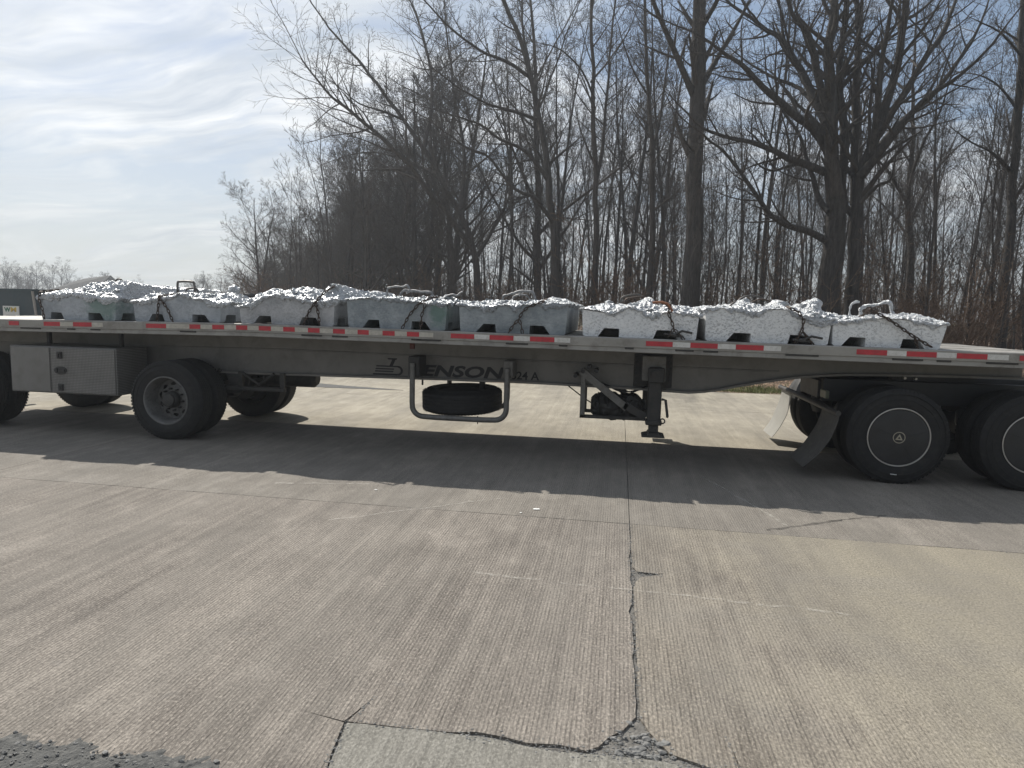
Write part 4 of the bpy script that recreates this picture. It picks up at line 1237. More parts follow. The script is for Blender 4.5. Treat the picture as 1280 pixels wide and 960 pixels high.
# ------------------------------------------------------------------ the load: eight cast blocks with a crumpled crust
SIL = [(-7.80, 1.85), (-7.74, 1.87), (-7.46, 1.89), (-7.21, 1.88), (-7.08, 1.93), (-6.96, 1.99), (-6.60, 2.02), (-6.37, 2.0), (-6.19, 1.95), (-6.08, 1.90), (-6.02, 1.86), (-5.64, 1.87), (-5.5, 1.865), (-5.05, 1.89), (-4.83, 1.87), (-4.60, 1.89), (-4.44, 1.92),
       (-4.33, 1.965), (-4.16, 1.935), (-4.08, 1.965), (-3.95, 1.995), (-3.84, 1.96), (-3.68, 1.91), (-3.63, 1.98), (-3.57, 2.03), (-3.41, 2.03), (-3.34, 1.94), (-3.28, 1.89), (-3.25, 1.865), (-2.89, 1.865), (-2.68, 1.885),
       (-2.48, 1.88), (-2.28, 1.905), (-2.11, 1.90), (-1.88, 1.94), (-1.83, 1.86), (-1.68, 1.855), (-1.48, 1.885), (-1.19, 1.875), (-0.90, 1.895), (-0.80, 1.93), (-0.66, 1.91), (-0.52, 1.865), (-0.45, 1.81), (-0.28, 1.85), (-0.12, 1.89),
       (0.04, 1.84), (0.22, 1.91), (0.33, 1.95), (0.43, 1.86), (0.57, 1.85), (0.77, 1.85), (0.92, 1.835), (1.04, 1.85), (1.26, 1.85), (1.36, 1.945), (1.47, 1.915), (1.61, 1.87), (1.75, 1.93), (1.87, 1.85), (1.99, 1.865), (2.07, 1.95),
       (2.17, 1.93), (2.23, 1.83), (2.38, 1.815), (2.50, 1.78), (2.67, 1.79), (2.91, 1.82), (3.16, 1.83), (3.32, 1.80), (3.51, 1.785)]
BL = [
    dict(x=(-7.49, -6.39), top=[(-7.49, 1.812), (-7.19, 1.829), (-6.9, 1.845), (-6.55, 1.801), (-6.38, 1.805)], pk=[(-7.36, -7.15, -7.34, -7.19), (-6.80, -6.56, -6.79, -6.62)], side=1, m=0, stain=(-6.58, 0.12, 1.70, 0.30),
         lab='rearmost grey metal block with a green stain and high bright crust, beside the bin'),
    dict(x=(-6.13, -4.92), top=[(-6.13, 1.76), (-5.81, 1.787), (-5.58, 1.822), (-5.48, 1.864), (-5.37, 1.856), (-5.3, 1.808), (-5.07, 1.783), (-4.96, 1.766), (-4.92, 1.78)], pk=[(-5.93, -5.70, -5.87, -5.73), (-5.32, -5.07, -5.31, -5.14)], side=1, m=0,
         lab='grey metal block with two bare steel lifting loops, above the rear trailer wheel'),
    dict(x=(-4.66, -3.42), top=[(-4.66, 1.724), (-4.5, 1.776), (-4.33, 1.849), (-4.17, 1.881), (-4.02, 1.875), (-3.93, 1.857), (-3.7, 1.794), (-3.55, 1.817), (-3.42, 1.849)], pk=[(-4.48, -4.24, -4.40, -4.25), (-3.88, -3.60, -3.83, -3.66)], side=1, m=1,
         lab='pinkish grey metal block with two tall mounds of crust and no lifting loop'),
    dict(x=(-3.25, -2.02), top=[(-3.25, 1.843), (-2.99, 1.858), (-2.69, 1.865), (-2.44, 1.842), (-2.29, 1.807), (-2.15, 1.82), (-2.02, 1.834)], pk=[(-3.06, -2.84, -2.98, -2.85), (-2.45, -2.21, -2.44, -2.28)], side=1, m=2, stain=(-2.10, 0.12, 1.72, 0.17),
         lab='dull grey metal block, green stained at its right edge, above the beam lettering'),
    dict(x=(-1.86, -0.60), top=[(-1.86, 1.817), (-1.62, 1.795), (-1.24, 1.813), (-0.96, 1.829), (-0.77, 1.852), (-0.60, 1.85)], pk=[(-1.66, -1.42, -1.57, -1.43), (-1.03, -0.79, -1.02, -0.86)], side=0, m=2,
         lab='dark grey metal block with thin crust and streaked side, right of the spare tyre'),
    dict(x=(-0.42, 0.86), top=[(-0.42, 1.787), (-0.22, 1.765), (-0.06, 1.751), (0.01, 1.816), (0.11, 1.836), (0.22, 1.812), (0.29, 1.76), (0.56, 1.776), (0.86, 1.774)], pk=[(-0.24, 0.0, -0.17, 0.0), (0.38, 0.65, 0.42, 0.58)], side=0, m=3,
         lab='pale speckled metal block with a rounded bump on its face, under an orange hook'),
    dict(x=(0.94, 2.245), top=[(0.94, 1.837), (1.09, 1.841), (1.34, 1.839), (1.44, 1.798), (1.55, 1.827), (1.69, 1.839), (1.8, 1.833), (1.93, 1.784), (2.09, 1.754), (2.245, 1.749)], pk=[(1.17, 1.43, 1.25, 1.43), (1.82, 2.09, 1.84, 2.03)], side=0, m=3,
         lab='pale speckled metal block with a white crust knob at its right end'),
    dict(x=(2.27, 3.355), top=[(2.27, 1.707), (2.43, 1.729), (2.58, 1.767), (2.77, 1.772), (2.97, 1.76), (3.21, 1.733), (3.355, 1.738)], pk=[(2.37, 2.61, 2.45, 2.61), (2.96, 3.20, 2.98, 3.13)], side=0, m=3,
         lab='foremost pale metal block with white coated lifting loops and outward leaning end'),
]
BC = [((0.36, 0.39, 0.425), (0.52, 0.55, 0.585), 0.25), ((0.38, 0.385, 0.40), (0.54, 0.545, 0.56), 0.28), ((0.24, 0.275, 0.30), (0.40, 0.435, 0.46), 0.25), ((0.80, 0.815, 0.83), (0.90, 0.91, 0.92), 0.5)]
BM = [block_mat('grey cast block', *BC[0]), block_mat('pinkish cast block', *BC[1]), block_mat('dull cast block', *BC[2]), block_mat('pale speckled block', *BC[3])]
YF, YB = 0.12, 2.42


def boolean_cut(o, cutters):
    for c in cutters:
        md = o.modifiers.new('cut', 'BOOLEAN')
        md.operation = 'DIFFERENCE'
        md.solver = 'EXACT'
        md.object = c
    dg = bpy.context.evaluated_depsgraph_get()
    me = bpy.data.meshes.new_from_object(o.evaluated_get(dg))
    o.modifiers.clear()
    o.data = me
    for c in cutters:
        bpy.data.objects.remove(c)


def fbm(x, y, z, o=4):
    return mnoise.fractal(Vector((x, y, z)), 1.0, 2.0, o)


for bi, b in enumerate(BL):
    x0, x1 = b['x']
    m = BM[b['m']]
    if b.get('stain'):
        m = block_mat('stained cast block', *BC[b['m']], stain=b['stain'])
    zb = lambda x: zd(x) + 0.004
    root = empty('metal_block', ((x0 + x1) / 2, 1.2, zb((x0 + x1) / 2)))
    tag(root, b['lab'], 'metal block', 'cast metal blocks chained along the trailer deck')
    lean = 0.05 if bi == 7 else 0.012
    lean0 = 0.02 if bi == 0 else 0.004
    # outline of the face, bottom chamfered, top as cast
    n = 10
    bot = [(x0 + 0.012, zb(x0) + 0.012), (x0 + 0.03, zb(x0))] + [(x0 + 0.03 + (x1 - x0 - 0.06) * i / n, zb(x0 + (x1 - x0) * i / n)) for i in range(1, n)] + [(x1 - 0.03, zb(x1)), (x1 - 0.012, zb(x1) + 0.012)]
    top = []
    tp = b['top']
    nt = int((x1 - x0) / 0.04)
    for i in range(nt + 1):
        x = x0 + (x1 - x0) * i / nt
        top.append((x, interp(x, tp) + 0.006 * mnoise.noise(Vector((x * 12, bi, 0)))))
    poly = bot + top[::-1]
    mb = MB().prism_y(poly, YF, YB)
    xm = (x0 + x1) / 2
    def warp_(v):
        x, y, z = v
        t = (z - zd(x)) / 0.3
        if x > xm: x += lean * max(0, t) * (x - xm) / (x1 - xm)
        else: x -= lean0 * max(0, t) * (xm - x) / (xm - x0)
        if y < 1: y -= 0.012 * t - 0.006
        return (x, y, z)
    mb.v = [warp_(v) for v in mb.v]
    body = mb.build('body', m, None)
    cuts = []
    for a, c, d, e in b['pk']:
        za = zb(a) - 0.02
        q = MB().prism_y([(a - (d - a) * 0.2, za), (c + (c - e) * 0.2, za), (e, zb(a) + 0.095), (d, zb(a) + 0.098)], YF - 0.1, YF + 0.85)
        cuts.append(q.build('cutter', m))
    for sx in ((x1,) if bi < 7 else ()):
        za = zb(sx) - 0.02
        q = MB().add([(sx - 0.5, YF + 0.10, za), (sx + 0.2, YF + 0.10, za), (sx + 0.2, YF + 0.36, za), (sx - 0.5, YF + 0.36, za),
                      (sx - 0.5, YF + 0.13, za + 0.115), (sx + 0.2, YF + 0.13, za + 0.115), (sx + 0.2, YF + 0.33, za + 0.115), (sx - 0.5, YF + 0.33, za + 0.115)],
                     [(0, 3, 2, 1), (4, 5, 6, 7), (0, 1, 5, 4), (1, 2, 6, 5), (2, 3, 7, 6), (3, 0, 4, 7)])
        cuts.append(q.build('cutter', m))
    boolean_cut(body, cuts)
    body.data.transform(Matrix.Translation(-root.location))
    body.parent = root
    # crust: a rough sheet over the top whose hem hangs a little over the faces
    mb = MB()
    A = 0.075
    sx_, sy_ = 0.0125, 0.02
    xa, xb_ = x0 - A, x1 + A
    ya, yb_ = YF - A, YB + A
    nx = int((xb_ - xa) / sx_)
    ny = int((yb_ - ya) / sy_) 
    ys = [ya + 0.0125 * j for j in range(50)]
    ys += [ys[-1] + (yb_ - ys[-1]) * (j + 1) / 50 for j in range(50)]
    vs = []
    gapw = 0.5
    for y in ys:
        for i in range(nx + 1):
            x = xa + (xb_ - xa) * i / nx
            ox = max(x0 - x, x - x1, 0.0)
            oy = max(YF - y, y - YB, 0.0)
            cx_c, cy_c = min(max(x, x0), x1), min(max(y, YF), YB)
            over = ox + oy
            ct = interp(cx_c, tp)
            if over > 0:
                hem = 0.5 + 1.1 * fbm(cx_c * 5.0, cy_c * 5.0, bi * 3.1, 4) + (0.35 if b['m'] < 2 else 0.0)
                drop = over * min(max(hem, 0.06), 1.5)
                lean_x = lean * 0.9 if x > x1 else 0
                bul = (0.045 if bi < 7 or x < x1 else 0.010) * (1.0 + 0.8 * mnoise.noise(Vector((cy_c * 9, bi * 3.3, 1))))
                X = cx_c + (0.006 + bul * math.sin(math.pi * min(1, over / A)) + lean_x) * (1 if x > x1 else -1 if x < x0 else 0)
                if x0 <= x <= x1: X = x + (lean * (x - xm) / (x1 - xm) if x > xm else 0)
                Y = cy_c - (0.012 + 0.012 * math.sin(math.pi * min(1, over / A))) * (1 if y < YF else -1 if y > YB else 0)
                Z = ct + 0.008 - drop
                k = 0.6
            else:
                X = x + (lean * (x - xm) / (x1 - xm) if x > xm else 0)
                Y = y
                t = min(1, (y - YF) / 0.26)
                t = t * t * (3 - 2 * t)
                far = min(1, max(0, (y - 0.55) / 0.5))
                zs = interp(x, SIL) - 0.02
                Z = ct + 0.008 + (zs - ct - 0.01) * t - 0.035 * far
                edge = min(1, min(x - x0, x1 - x) / 0.08)
                Z = Z if bi == 0 and x > xm else ct + 0.008 + (Z - ct - 0.008) * (0.35 + 0.65 * edge)
                Z = max(Z, ct + 0.004)
                k = 0.55 + 0.45 * t
            n1 = mnoise.turbulence_vector(Vector((X * 7, Y * 7, Z * 7 + bi * 5)), 3, False)
            n2 = mnoise.noise_vector(Vector((X * 38, Y * 38, Z * 38 + bi)))
            rg = 1 - abs(mnoise.noise(Vector((X * 17, Y * 17, bi * 2.7)))) * 2
            X += n1.x * 0.008 * k + n2.x * 0.012 * k
            Y += (n1.y * 0.008 + n2.y * 0.012) * k * (0.5 if y <= YF + 0.01 else 1)
            Z += (n1.z * 0.022 + n2.z * 0.015 + rg * 0.024 + 0.016 * max(0, mnoise.noise(Vector((X * 24, Y * 24, bi + 9)))) - 0.008) * k
            vs.append((X, Y, Z))
    W_ = nx + 1
    fs = [(j * W_ + i, j * W_ + i + 1, (j + 1) * W_ + i + 1, (j + 1) * W_ + i) for j in range(len(ys) - 1) for i in range(nx)]
    mb.add(vs, fs)
    cr = mb.build('crust', M['crust_grey' if b['m'] == 2 else 'crust'], root)
    b['root'] = root
    # loose curled scraps and blobs standing out of the crust
    mbx = MB()
    for q in range(70):
        x = random.uniform(x0 + 0.03, x1 - 0.03)
        y = random.uniform(YF, YF + 0.6)
        t = min(1, (y - YF) / 0.26)
        z = interp(x, tp) + (interp(x, SIL) - 0.02 - interp(x, tp)) * t + 0.004
        mbx.lump((x, y, z), random.choice((0.008, 0.012, 0.016, 0.022, 0.03)) * random.uniform(0.8, 1.3), 2, 1.1, 2.2, (random.uniform(0.8, 1.6), 1, random.uniform(0.5, 1.0)), q + bi * 90)
    tag(mbx.build('crust_scraps', M['crust_grey' if b['m'] == 2 else 'crust'], root), kind='stuff')


def loop(bi, pts, r, m, crusty=0.0, name='lifting_loop'):
    P_ = [Vector(q) for q in pts]
    # rounded corners
    out = []
    for i in range(len(P_) - 1):
        for t in (0, 0.2, 0.4, 0.6, 0.8):
            p0, p1, p2, p3 = P_[max(i - 1, 0)], P_[i], P_[i + 1], P_[min(i + 2, len(P_) - 1)]
            out.append(0.5 * ((2 * p1) + (p2 - p0) * t + (2 * p0 - 5 * p1 + 4 * p2 - p3) * t * t + (3 * p1 - p0 - 3 * p2 + p3) * t ** 3))
    out.append(P_[-1])
    rad = [r * (1 + crusty * (0.5 + mnoise.noise(q * 30 + Vector((bi, 0, 0))))) for q in out]
    if crusty:
        out = [q + mnoise.noise_vector(q * 22) * 0.012 * crusty for q in out]
    MB().tube(out, rad, 8).build(name, m, BL[bi]['root'], smooth=True)


def L3(pts, y, dy=0.0):
    return [(x, y + dy * i, z) for i, (x, z) in enumerate(pts)]


loop(0, L3([(-6.74, 1.98), (-6.72, 2.035), (-6.66, 2.045), (-6.62, 2.00)], 0.55), 0.011, M['rod'])
loop(1, L3([(-6.97, 1.86), (-6.96, 1.97), (-6.93, 2.0), (-6.80, 2.01), (-6.77, 1.94), (-6.765, 1.85)], 1.6), 0.014, M['rod']) if False else None
loop(1, L3([(-5.98, 1.82), (-5.97, 1.925), (-5.945, 1.945), (-5.83, 1.955), (-5.80, 1.90), (-5.79, 1.82)], 0.95), 0.013, M['rod'])
loop(1, L3([(-5.85, 1.80), (-5.85, 2.0), (-5.81, 2.03), (-5.65, 2.03), (-5.605, 2.0), (-5.60, 1.80)], 0.60), 0.015, M['rod'])
loop(2, L3([(-4.04, 1.90), (-4.04, 1.99), (-4.03, 2.005)], 0.25), 0.010, M['rod'], name='wire_stub')
loop(3, L3([(-2.92, 1.82), (-2.92, 1.98), (-2.87, 2.015), (-2.72, 2.02), (-2.66, 2.04), (-2.62, 1.98), (-2.66, 1.95)], 0.60), 0.009, M['coated'], 0.9)
loop(3, L3([(-2.78, 1.85), (-2.72, 1.96), (-2.60, 1.975), (-2.45, 1.96), (-2.34, 1.95), (-2.30, 1.86)], 0.60), 0.010, M['coated'], 0.9)
loop(3, L3([(-2.12, 1.88), (-2.02, 1.93), (-1.96, 1.92), (-1.88, 1.97)], 0.35), 0.008, M['coated'], 0.9, 'crust_strand')
loop(4, L3([(-1.44, 1.84), (-1.42, 1.93), (-1.32, 1.965), (-1.20, 1.995), (-1.08, 1.99), (-1.04, 1.95), (-1.02, 1.84)], 0.60), 0.010, M['coated'], 0.9)
loop(4, L3([(-1.36, 1.85), (-1.28, 1.94), (-1.18, 1.955), (-1.10, 1.90)], 0.66), 0.008, M['coated'], 0.9)
loop(5, L3([(0.0, 1.80), (0.01, 1.93), (0.09, 1.97), (0.24, 1.975), (0.27, 1.85)], 0.62), 0.011, M['rod'])
loop(5, L3([(0.05, 1.78), (0.06, 1.91), (0.14, 1.94), (0.28, 1.955), (0.34, 1.92), (0.36, 1.74)], 0.52), 0.012, M['chain'])
loop(6, L3([(1.25, 1.84), (1.30, 1.905), (1.40, 1.92), (1.46, 1.86)], 0.6), 0.012, M['rod'])
loop(6, L3([(1.33, 1.88), (1.42, 1.975), (1.55, 2.0), (1.66, 1.965), (1.76, 1.88)], 0.72), 0.011, M['rod'])
loop(6, L3([(1.46, 1.90), (1.58, 1.955), (1.70, 1.93), (1.78, 1.88)], 0.5), 0.010, M['chain'])
loop(7, L3([(2.59, 1.76), (2.585, 1.91), (2.62, 1.94), (2.68, 1.95)], 0.6), 0.0085, M['crust'], 1.1)
loop(7, L3([(2.71, 1.76), (2.69, 1.86), (2.73, 1.91), (2.84, 1.92), (2.95, 1.95), (3.0, 1.92), (3.04, 1.78)], 0.58), 0.0115, M['crust'], 1.3)
# dark dross ridge lying on the second block, dark slab heap behind the first
dr = MB()
for i in range(16):
    x = -5.68 + 0.055 * i
    dr.lump((x, 0.9 + 0.05 * random.random(), 1.845 + 0.03 * random.random()), random.uniform(0.035, 0.055), 2, 0.7, 2.0, (1.3, 1, 0.8), i + 700)
dr.build('dark_dross', M['dross'], BL[1]['root'])
lm = MB().lump((-5.16, 0.8, 1.93), 0.075, 3, 0.5, 1.8, (1.1, 0.9, 1.0), 41)
lm.build('crust_knob', M['crust'], BL[1]['root'], smooth=True)
kn = MB().lump((2.12, 0.42, 1.885), 0.10, 3, 0.45, 1.8, (1.05, 0.9, 0.85), 17)
kn.build('crust_knob', M['crust'], BL[6]['root'], smooth=True)
kn = MB().lump((1.77, 0.42, 1.88), 0.085, 3, 0.45, 1.8, (1.5, 0.9, 0.7), 23)
kn.build('crust_knob', M['crust'], BL[6]['root'], smooth=True)
kn = MB().lump((1.40, 0.42, 1.895), 0.062, 3, 0.45, 1.8, (0.9, 0.9, 1.0), 29)
kn.build('crust_knob', M['crust'], BL[6]['root'], smooth=True)


# ------------------------------------------------------------------ chains
def chain_mesh(mb, pts, pitch=0.046, wire=0.0062):
    P_ = [Vector(q) for q in pts]
    seg = [(b_ - a_).length for a_, b_ in zip(P_, P_[1:])]
    tot = sum(seg)
    n = max(2, int(tot / pitch))
    def at(s):
        for a_, b_, L in zip(P_, P_[1:], seg):
            if s <= L: return a_ + (b_ - a_) * (s / L), (b_ - a_).normalized()
            s -= L
        return P_[-1], (P_[-1] - P_[-2]).normalized()
    for i in range(n):
        c, d = at((i + 0.5) * tot / n)
        up = Vector((0.13, -1, 0.21)).normalized()
        a = d.cross(up).normalized()
        if i % 2: a = d.cross(a).normalized()
        hl, hw = pitch * 0.5 , 0.0135
        lp = []
        for k in range(12):
            an = 2 * math.pi * k / 12
            lp.append(c + d * (hl * math.cos(an) + (0.016 if math.cos(an) > 0 else -0.016) * 0.5) + a * hw * math.sin(an))
        nrm = d.cross(a).normalized()
        vs = []
        for k in range(12):
            tg = (lp[(k + 1) % 12] - lp[k - 1]).normalized()
            b2 = tg.cross(nrm).normalized()
            for j in range(5):
                an = 2 * math.pi * j / 5
                vs.append(lp[k] + (nrm * math.cos(an) + b2 * math.sin(an)) * wire)
        mb.add(vs, [(k * 5 + j, k * 5 + (j + 1) % 5, ((k + 1) % 12) * 5 + (j + 1) % 5, ((k + 1) % 12) * 5 + j) for k in range(12) for j in range(5)])


def tie_chain(lab, runs, binder=None, over=True, hook=None):
    x, y, z = runs[0][0]
    root = empty('tie_down_chain', (x, y, z))
    tag(root, lab, 'chain', 'tie-down chains over the metal blocks')
    mb = MB()
    for r_ in runs:
        chain_mesh(mb, r_)
    if over:
        # over the crust to the far side of the deck
        t = [runs[0][0]]
        for k in range(1, 9):
            yy = 0.12 + 0.285 * k
            t.append((x + 0.02 * math.sin(k * 2.0), yy, interp(x, SIL) - (0.005 if k == 1 else 0.045)))
        t.append((x, 2.53, z - 0.1)); t.append((x, 2.56, zd(x) - 0.05))
        chain_mesh(mb, t)
    mb.build('links', M['chain'], root)
    if binder:
        (a, c) = binder
        a, c = Vector(a), Vector(c)
        d = c - a
        bm_ = MB().tube([a, a + d * 0.3, a + d * 0.34, a + d * 0.66, a + d * 0.7, c], [0.014, 0.014, 0.026, 0.026, 0.014, 0.014], 10)
        bm_.tube([a + d * 0.5, a + d * 0.5 + Vector((0.09, -0.02, 0.05)), a + d * 0.5 + Vector((0.2, -0.025, 0.03))], [0.016, 0.013, 0.012], 8)
        bm_.build('load_binder', M['steel'], root, smooth=True)
    if hook:
        MB().tube(hook, [0.014] * len(hook), 8).build('hook', M['orange'], root, smooth=True)
    return root


yc = 0.085
def C(*p): return [(x, yc if z < 1.80 else 0.10, z) for x, z in p]
tie_chain('rusty chain hanging down the rear end of the first block beside the teal bin', [C((-7.47, 1.845), (-7.475, 1.74), (-7.43, 1.61), (-7.41, 1.46))])
tie_chain('rusty two legged chain on the block with two bare lifting loops', [C((-5.75, 1.825), (-5.76, 1.67), (-5.78, 1.50)), C((-5.745, 1.81), (-5.63, 1.67), (-5.55, 1.49))])
tie_chain('rusty chain with a knot and two legs over the tallest crust mound', [C((-3.52, 1.93), (-3.65, 1.79), (-3.73, 1.68), (-3.81, 1.50)), C((-3.645, 1.79), (-3.61, 1.67), (-3.59, 1.52))])
tie_chain('rusty chain with two legs above the beam lettering', [C((-2.20, 1.885), (-2.36, 1.80), (-2.47, 1.66), (-2.55, 1.51)), C((-2.27, 1.81), (-2.31, 1.67), (-2.32, 1.50))])
tie_chain('rusty chain knotted halfway down the dark grey block right of the spare tyre', [C((-0.88, 1.865), (-1.05, 1.80), (-1.11, 1.74), (-1.15, 1.655), (-1.21, 1.59), (-1.27, 1.49)), C((-1.15, 1.655), (-1.12, 1.60), (-1.10, 1.49))])
tie_chain('dark chain with an orange hook on the pale block with a rounded bump', [C((0.55, 1.865), (0.53, 1.78), (0.57, 1.69), (0.60, 1.60), (0.72, 1.48)), C((0.60, 1.60), (0.54, 1.50))],
          binder=((0.50, 0.09, 1.54), (0.70, 0.085, 1.515)), hook=[(0.36, 0.16, 1.885), (0.45, 0.12, 1.892), (0.52, 0.10, 1.875), (0.56, 0.09, 1.82), (0.575, 0.085, 1.79)])
tie_chain('dark chain draped below the round white knob of crust', [C((1.82, 1.855), (1.91, 1.815), (1.96, 1.72), (1.95, 1.62), (2.08, 1.46)), C((1.95, 1.62), (1.89, 1.49))], binder=((1.86, 0.09, 1.52), (2.06, 0.085, 1.50)))
tie_chain('rusty chain slanting down across the foremost pale block', [C((2.62, 1.86), (2.80, 1.77), (2.92, 1.69), (3.08, 1.58), (3.12, 1.46)), C((3.08, 1.58), (3.25, 1.485))])
# odd scraps left on the bare deck at the front
for i, (x, y, r_) in enumerate(((3.46, 0.20, 0.02), (3.60, 0.35, 0.014), (3.9, 0.5, 0.018))):
    pass


# ------------------------------------------------------------------ beyond: bin, house
binr = empty('waste_bin', (-22.6, 14.8, 0))
tag(binr, 'dark teal waste bin with a white logo sign, behind the rear of the trailer', 'waste bin')
bn = MB()
bx0, bx1 = -24.3, -21.33
bn.add([(bx0, 14.0, 0.15), (bx1 + 0.06, 14.0, 0.15), (bx1 - 0.06, 15.6, 0.15), (bx0, 15.6, 0.15), (bx0, 13.95, 2.06), (bx1 - 0.13, 13.95, 2.06), (bx1 - 0.13, 15.65, 2.06), (bx0, 15.65, 2.06)],
       [(0, 3, 2, 1), (0, 1, 5, 4), (1, 2, 6, 5), (2, 3, 7, 6), (3, 0, 4, 7)])
bn.add([(bx0 + .04, 14.03, 1.9), (bx1 - 0.16, 14.03, 1.9), (bx1 - 0.16, 15.6, 1.9), (bx0 + .04, 15.6, 1.9)], [(0, 1, 2, 3)])
bn.build('body', M['bin'], binr)
MB().box(bx0 - 0.02, bx1 - 0.10, 13.90, 15.70, 2.03, 2.10).build('lid', M['bin'], binr)
MB().add(*bar((bx1 + 0.075, 13.96, 0.15), (bx1 - 0.11, 13.93, 2.02), 0.06, 0.06)).build('corner_trim', M['alu'], binr)
MB().box(bx0, bx1 - 0.02, 13.93, 13.965, 0.96, 1.02).build('side_rib', M['alu'], binr)
for x in (-24.0, -22.8, -21.6):
    MB().cyl_y(x, 0.075, 14.1, 14.16, 0.07, 14).build('caster', M['black'], binr)
sg = MB().box(-22.75, -22.06, 13.93, 13.955, 1.02, 1.46).build('sign', M['plate'], binr)
mesh_obj('logo_letter', text_mesh('W', 0.27, 0.17, 0.0, 0.045), M['green'], sg, (-22.69, 13.926, 1.24)).rotation_euler = (0, 0, 0)
mesh_obj('logo_letter', text_mesh('M', 0.24, 0.17, 0.0, 0.045), M['yellow'], sg, (-22.41, 13.926, 1.24))
MB().box(-22.62, -22.22, 13.925, 13.93, 1.11, 1.125).build('sign_line', M['inkgrey'], sg)

hs = empty('house', (-86, 88, 0))
tag(hs, 'distant house with a dark hipped roof seen above the rearmost block', 'house')
MB().box(-88.5, -81.5, 85.0, 91.0, 0, 3.2).build('wall', M['siding'], hs)
rf = MB().add([(-89.2, 84.3, 3.1), (-81.0, 84.3, 3.1), (-81.0, 91.7, 3.1), (-89.2, 91.7, 3.1), (-86.0, 88, 5.15), (-81.0, 88, 5.75)], [(0, 1, 5, 4), (1, 2, 5), (2, 3, 4, 5), (3, 0, 4), (0, 3, 2, 1)])
rf.build('roof', M['roof'], hs)
for x in (-87.2, -85, -82.9):
    MB().box(x - 0.5, x + 0.5, 84.94, 84.99, 1.1, 2.3).build('window', M['black'], hs)


# ------------------------------------------------------------------ trees
class Tree:
    def __init__(s, seed, rmin=0.006):
        s.r = random.Random(seed)
        s.tr = MB()
        s.cr = MB()
        s.rmin = rmin

    def limb(s, pts, rad, mb):
        r = max(rad)
        sides = 9 if r > 0.12 else 7 if r > 0.06 else 5 if r > 0.025 else 3
        n = len(pts)
        P = np.array([tuple(q) for q in pts])
        T = np.zeros_like(P)
        T[1:-1] = P[2:] - P[:-2]
        T[0] = P[1] - P[0]
        T[-1] = P[-1] - P[-2]
        T /= np.linalg.norm(T, axis=1)[:, None] + 1e-9
        ref = np.array([0.31, 0.22, 0.92]) if abs(T[0][2]) < 0.85 else np.array([0.93, 0.3, 0.1])
        A = np.cross(T, ref)
        A /= np.linalg.norm(A, axis=1)[:, None] + 1e-9
        B = np.cross(T, A)
        an = np.arange(sides) * 2 * math.pi / sides
        ring_ = A[:, None, :] * np.cos(an)[None, :, None] + B[:, None, :] * np.sin(an)[None, :, None]
        V = P[:, None, :] + ring_ * np.array(rad)[:, None, None]
        o = len(mb.v)
        mb.v += [tuple(v) for v in V.reshape(-1, 3)]
        f = mb.f
        for i in range(n - 1):
            a, b = o + i * sides, o + (i + 1) * sides
            for k in range(sides):
                k2 = (k + 1) % sides
                f.append((a + k, a + k2, b + k2, b + k))

    def grow(s, p, d, L, r, lev, cfg, mb, start=0.25):
        rr = s.r
        nseg = (8, 6, 5, 3, 2)[min(lev, 4)]
        pts, rad = [p], [r]
        d = d.normalized()
        gn = cfg['gnarl'] * (0.6 + 0.25 * lev)
        for i in range(nseg):
            d = (d + Vector((rr.gauss(0, gn), rr.gauss(0, gn), rr.gauss(0, gn * 0.8) + cfg['up'] * (0.8 if lev else 0.3)))).normalized()
            p = p + d * (L / nseg)
            pts.append(p)
            t = (i + 1) / nseg
            rad.append(max(s.rmin * 0.7, r * (1 - 0.72 * t)))
        s.limb(pts, rad, mb)
        s.sprout(pts, rad, L, lev, cfg, start)

    def sprout(s, pts, rad, L, lev, cfg, start=0.25, n=None):
        if lev >= cfg['depth']: return
        rr = s.r
        n = n if n is not None else cfg['n'][lev]
        n = max(1, int(round(n * rr.uniform(0.8, 1.2))))
        m = len(pts) - 1
        for k in range(n):
            t = start + (1 - start) * ((k + rr.random()) / n) ** 0.85
            q = min(m - 1, int(t * m))
            u = t * m - q
            base = pts[q].lerp(pts[q + 1], u)
            r0 = rad[q] + (rad[q + 1] - rad[q]) * u
            d = (pts[q + 1] - pts[q]).normalized()
            side = d.orthogonal().normalized()
            side.rotate(Matrix.Rotation(rr.uniform(0, 6.283) if lev == 0 else k * 2.4 + rr.uniform(-0.7, 0.7), 3, d))
            an = R(rr.gauss(cfg['ang'][min(lev, len(cfg['ang']) - 1)], 9))
            nd = d * math.cos(an) + side * math.sin(an)
            nl = L * cfg['len'][min(lev, len(cfg['len']) - 1)] * (1.15 - 0.65 * t if lev == 0 else 1.1 - 0.5 * t) * rr.uniform(0.65, 1.2)
            nr = max(s.rmin, min(r0 * 0.72, r0 * cfg['rad'] * rr.uniform(0.75, 1.1)))
            s.grow(base, nd, nl, nr, lev + 1, cfg, s.cr, 0.22)


SL = dict(depth=4, n=(17, 7, 5, 3), ang=(40, 42, 42, 40), len=(0.27, 0.52, 0.5, 0.5), rad=0.5, gnarl=0.075, up=0.075)
WD = dict(depth=4, n=(19, 9, 7, 4), ang=(46, 42, 42, 40), len=(0.38, 0.5, 0.48, 0.5), rad=0.55, gnarl=0.10, up=0.07)
SP = dict(depth=3, n=(14, 6, 4), ang=(38, 40, 40), len=(0.30, 0.5, 0.5), rad=0.5, gnarl=0.07, up=0.09)


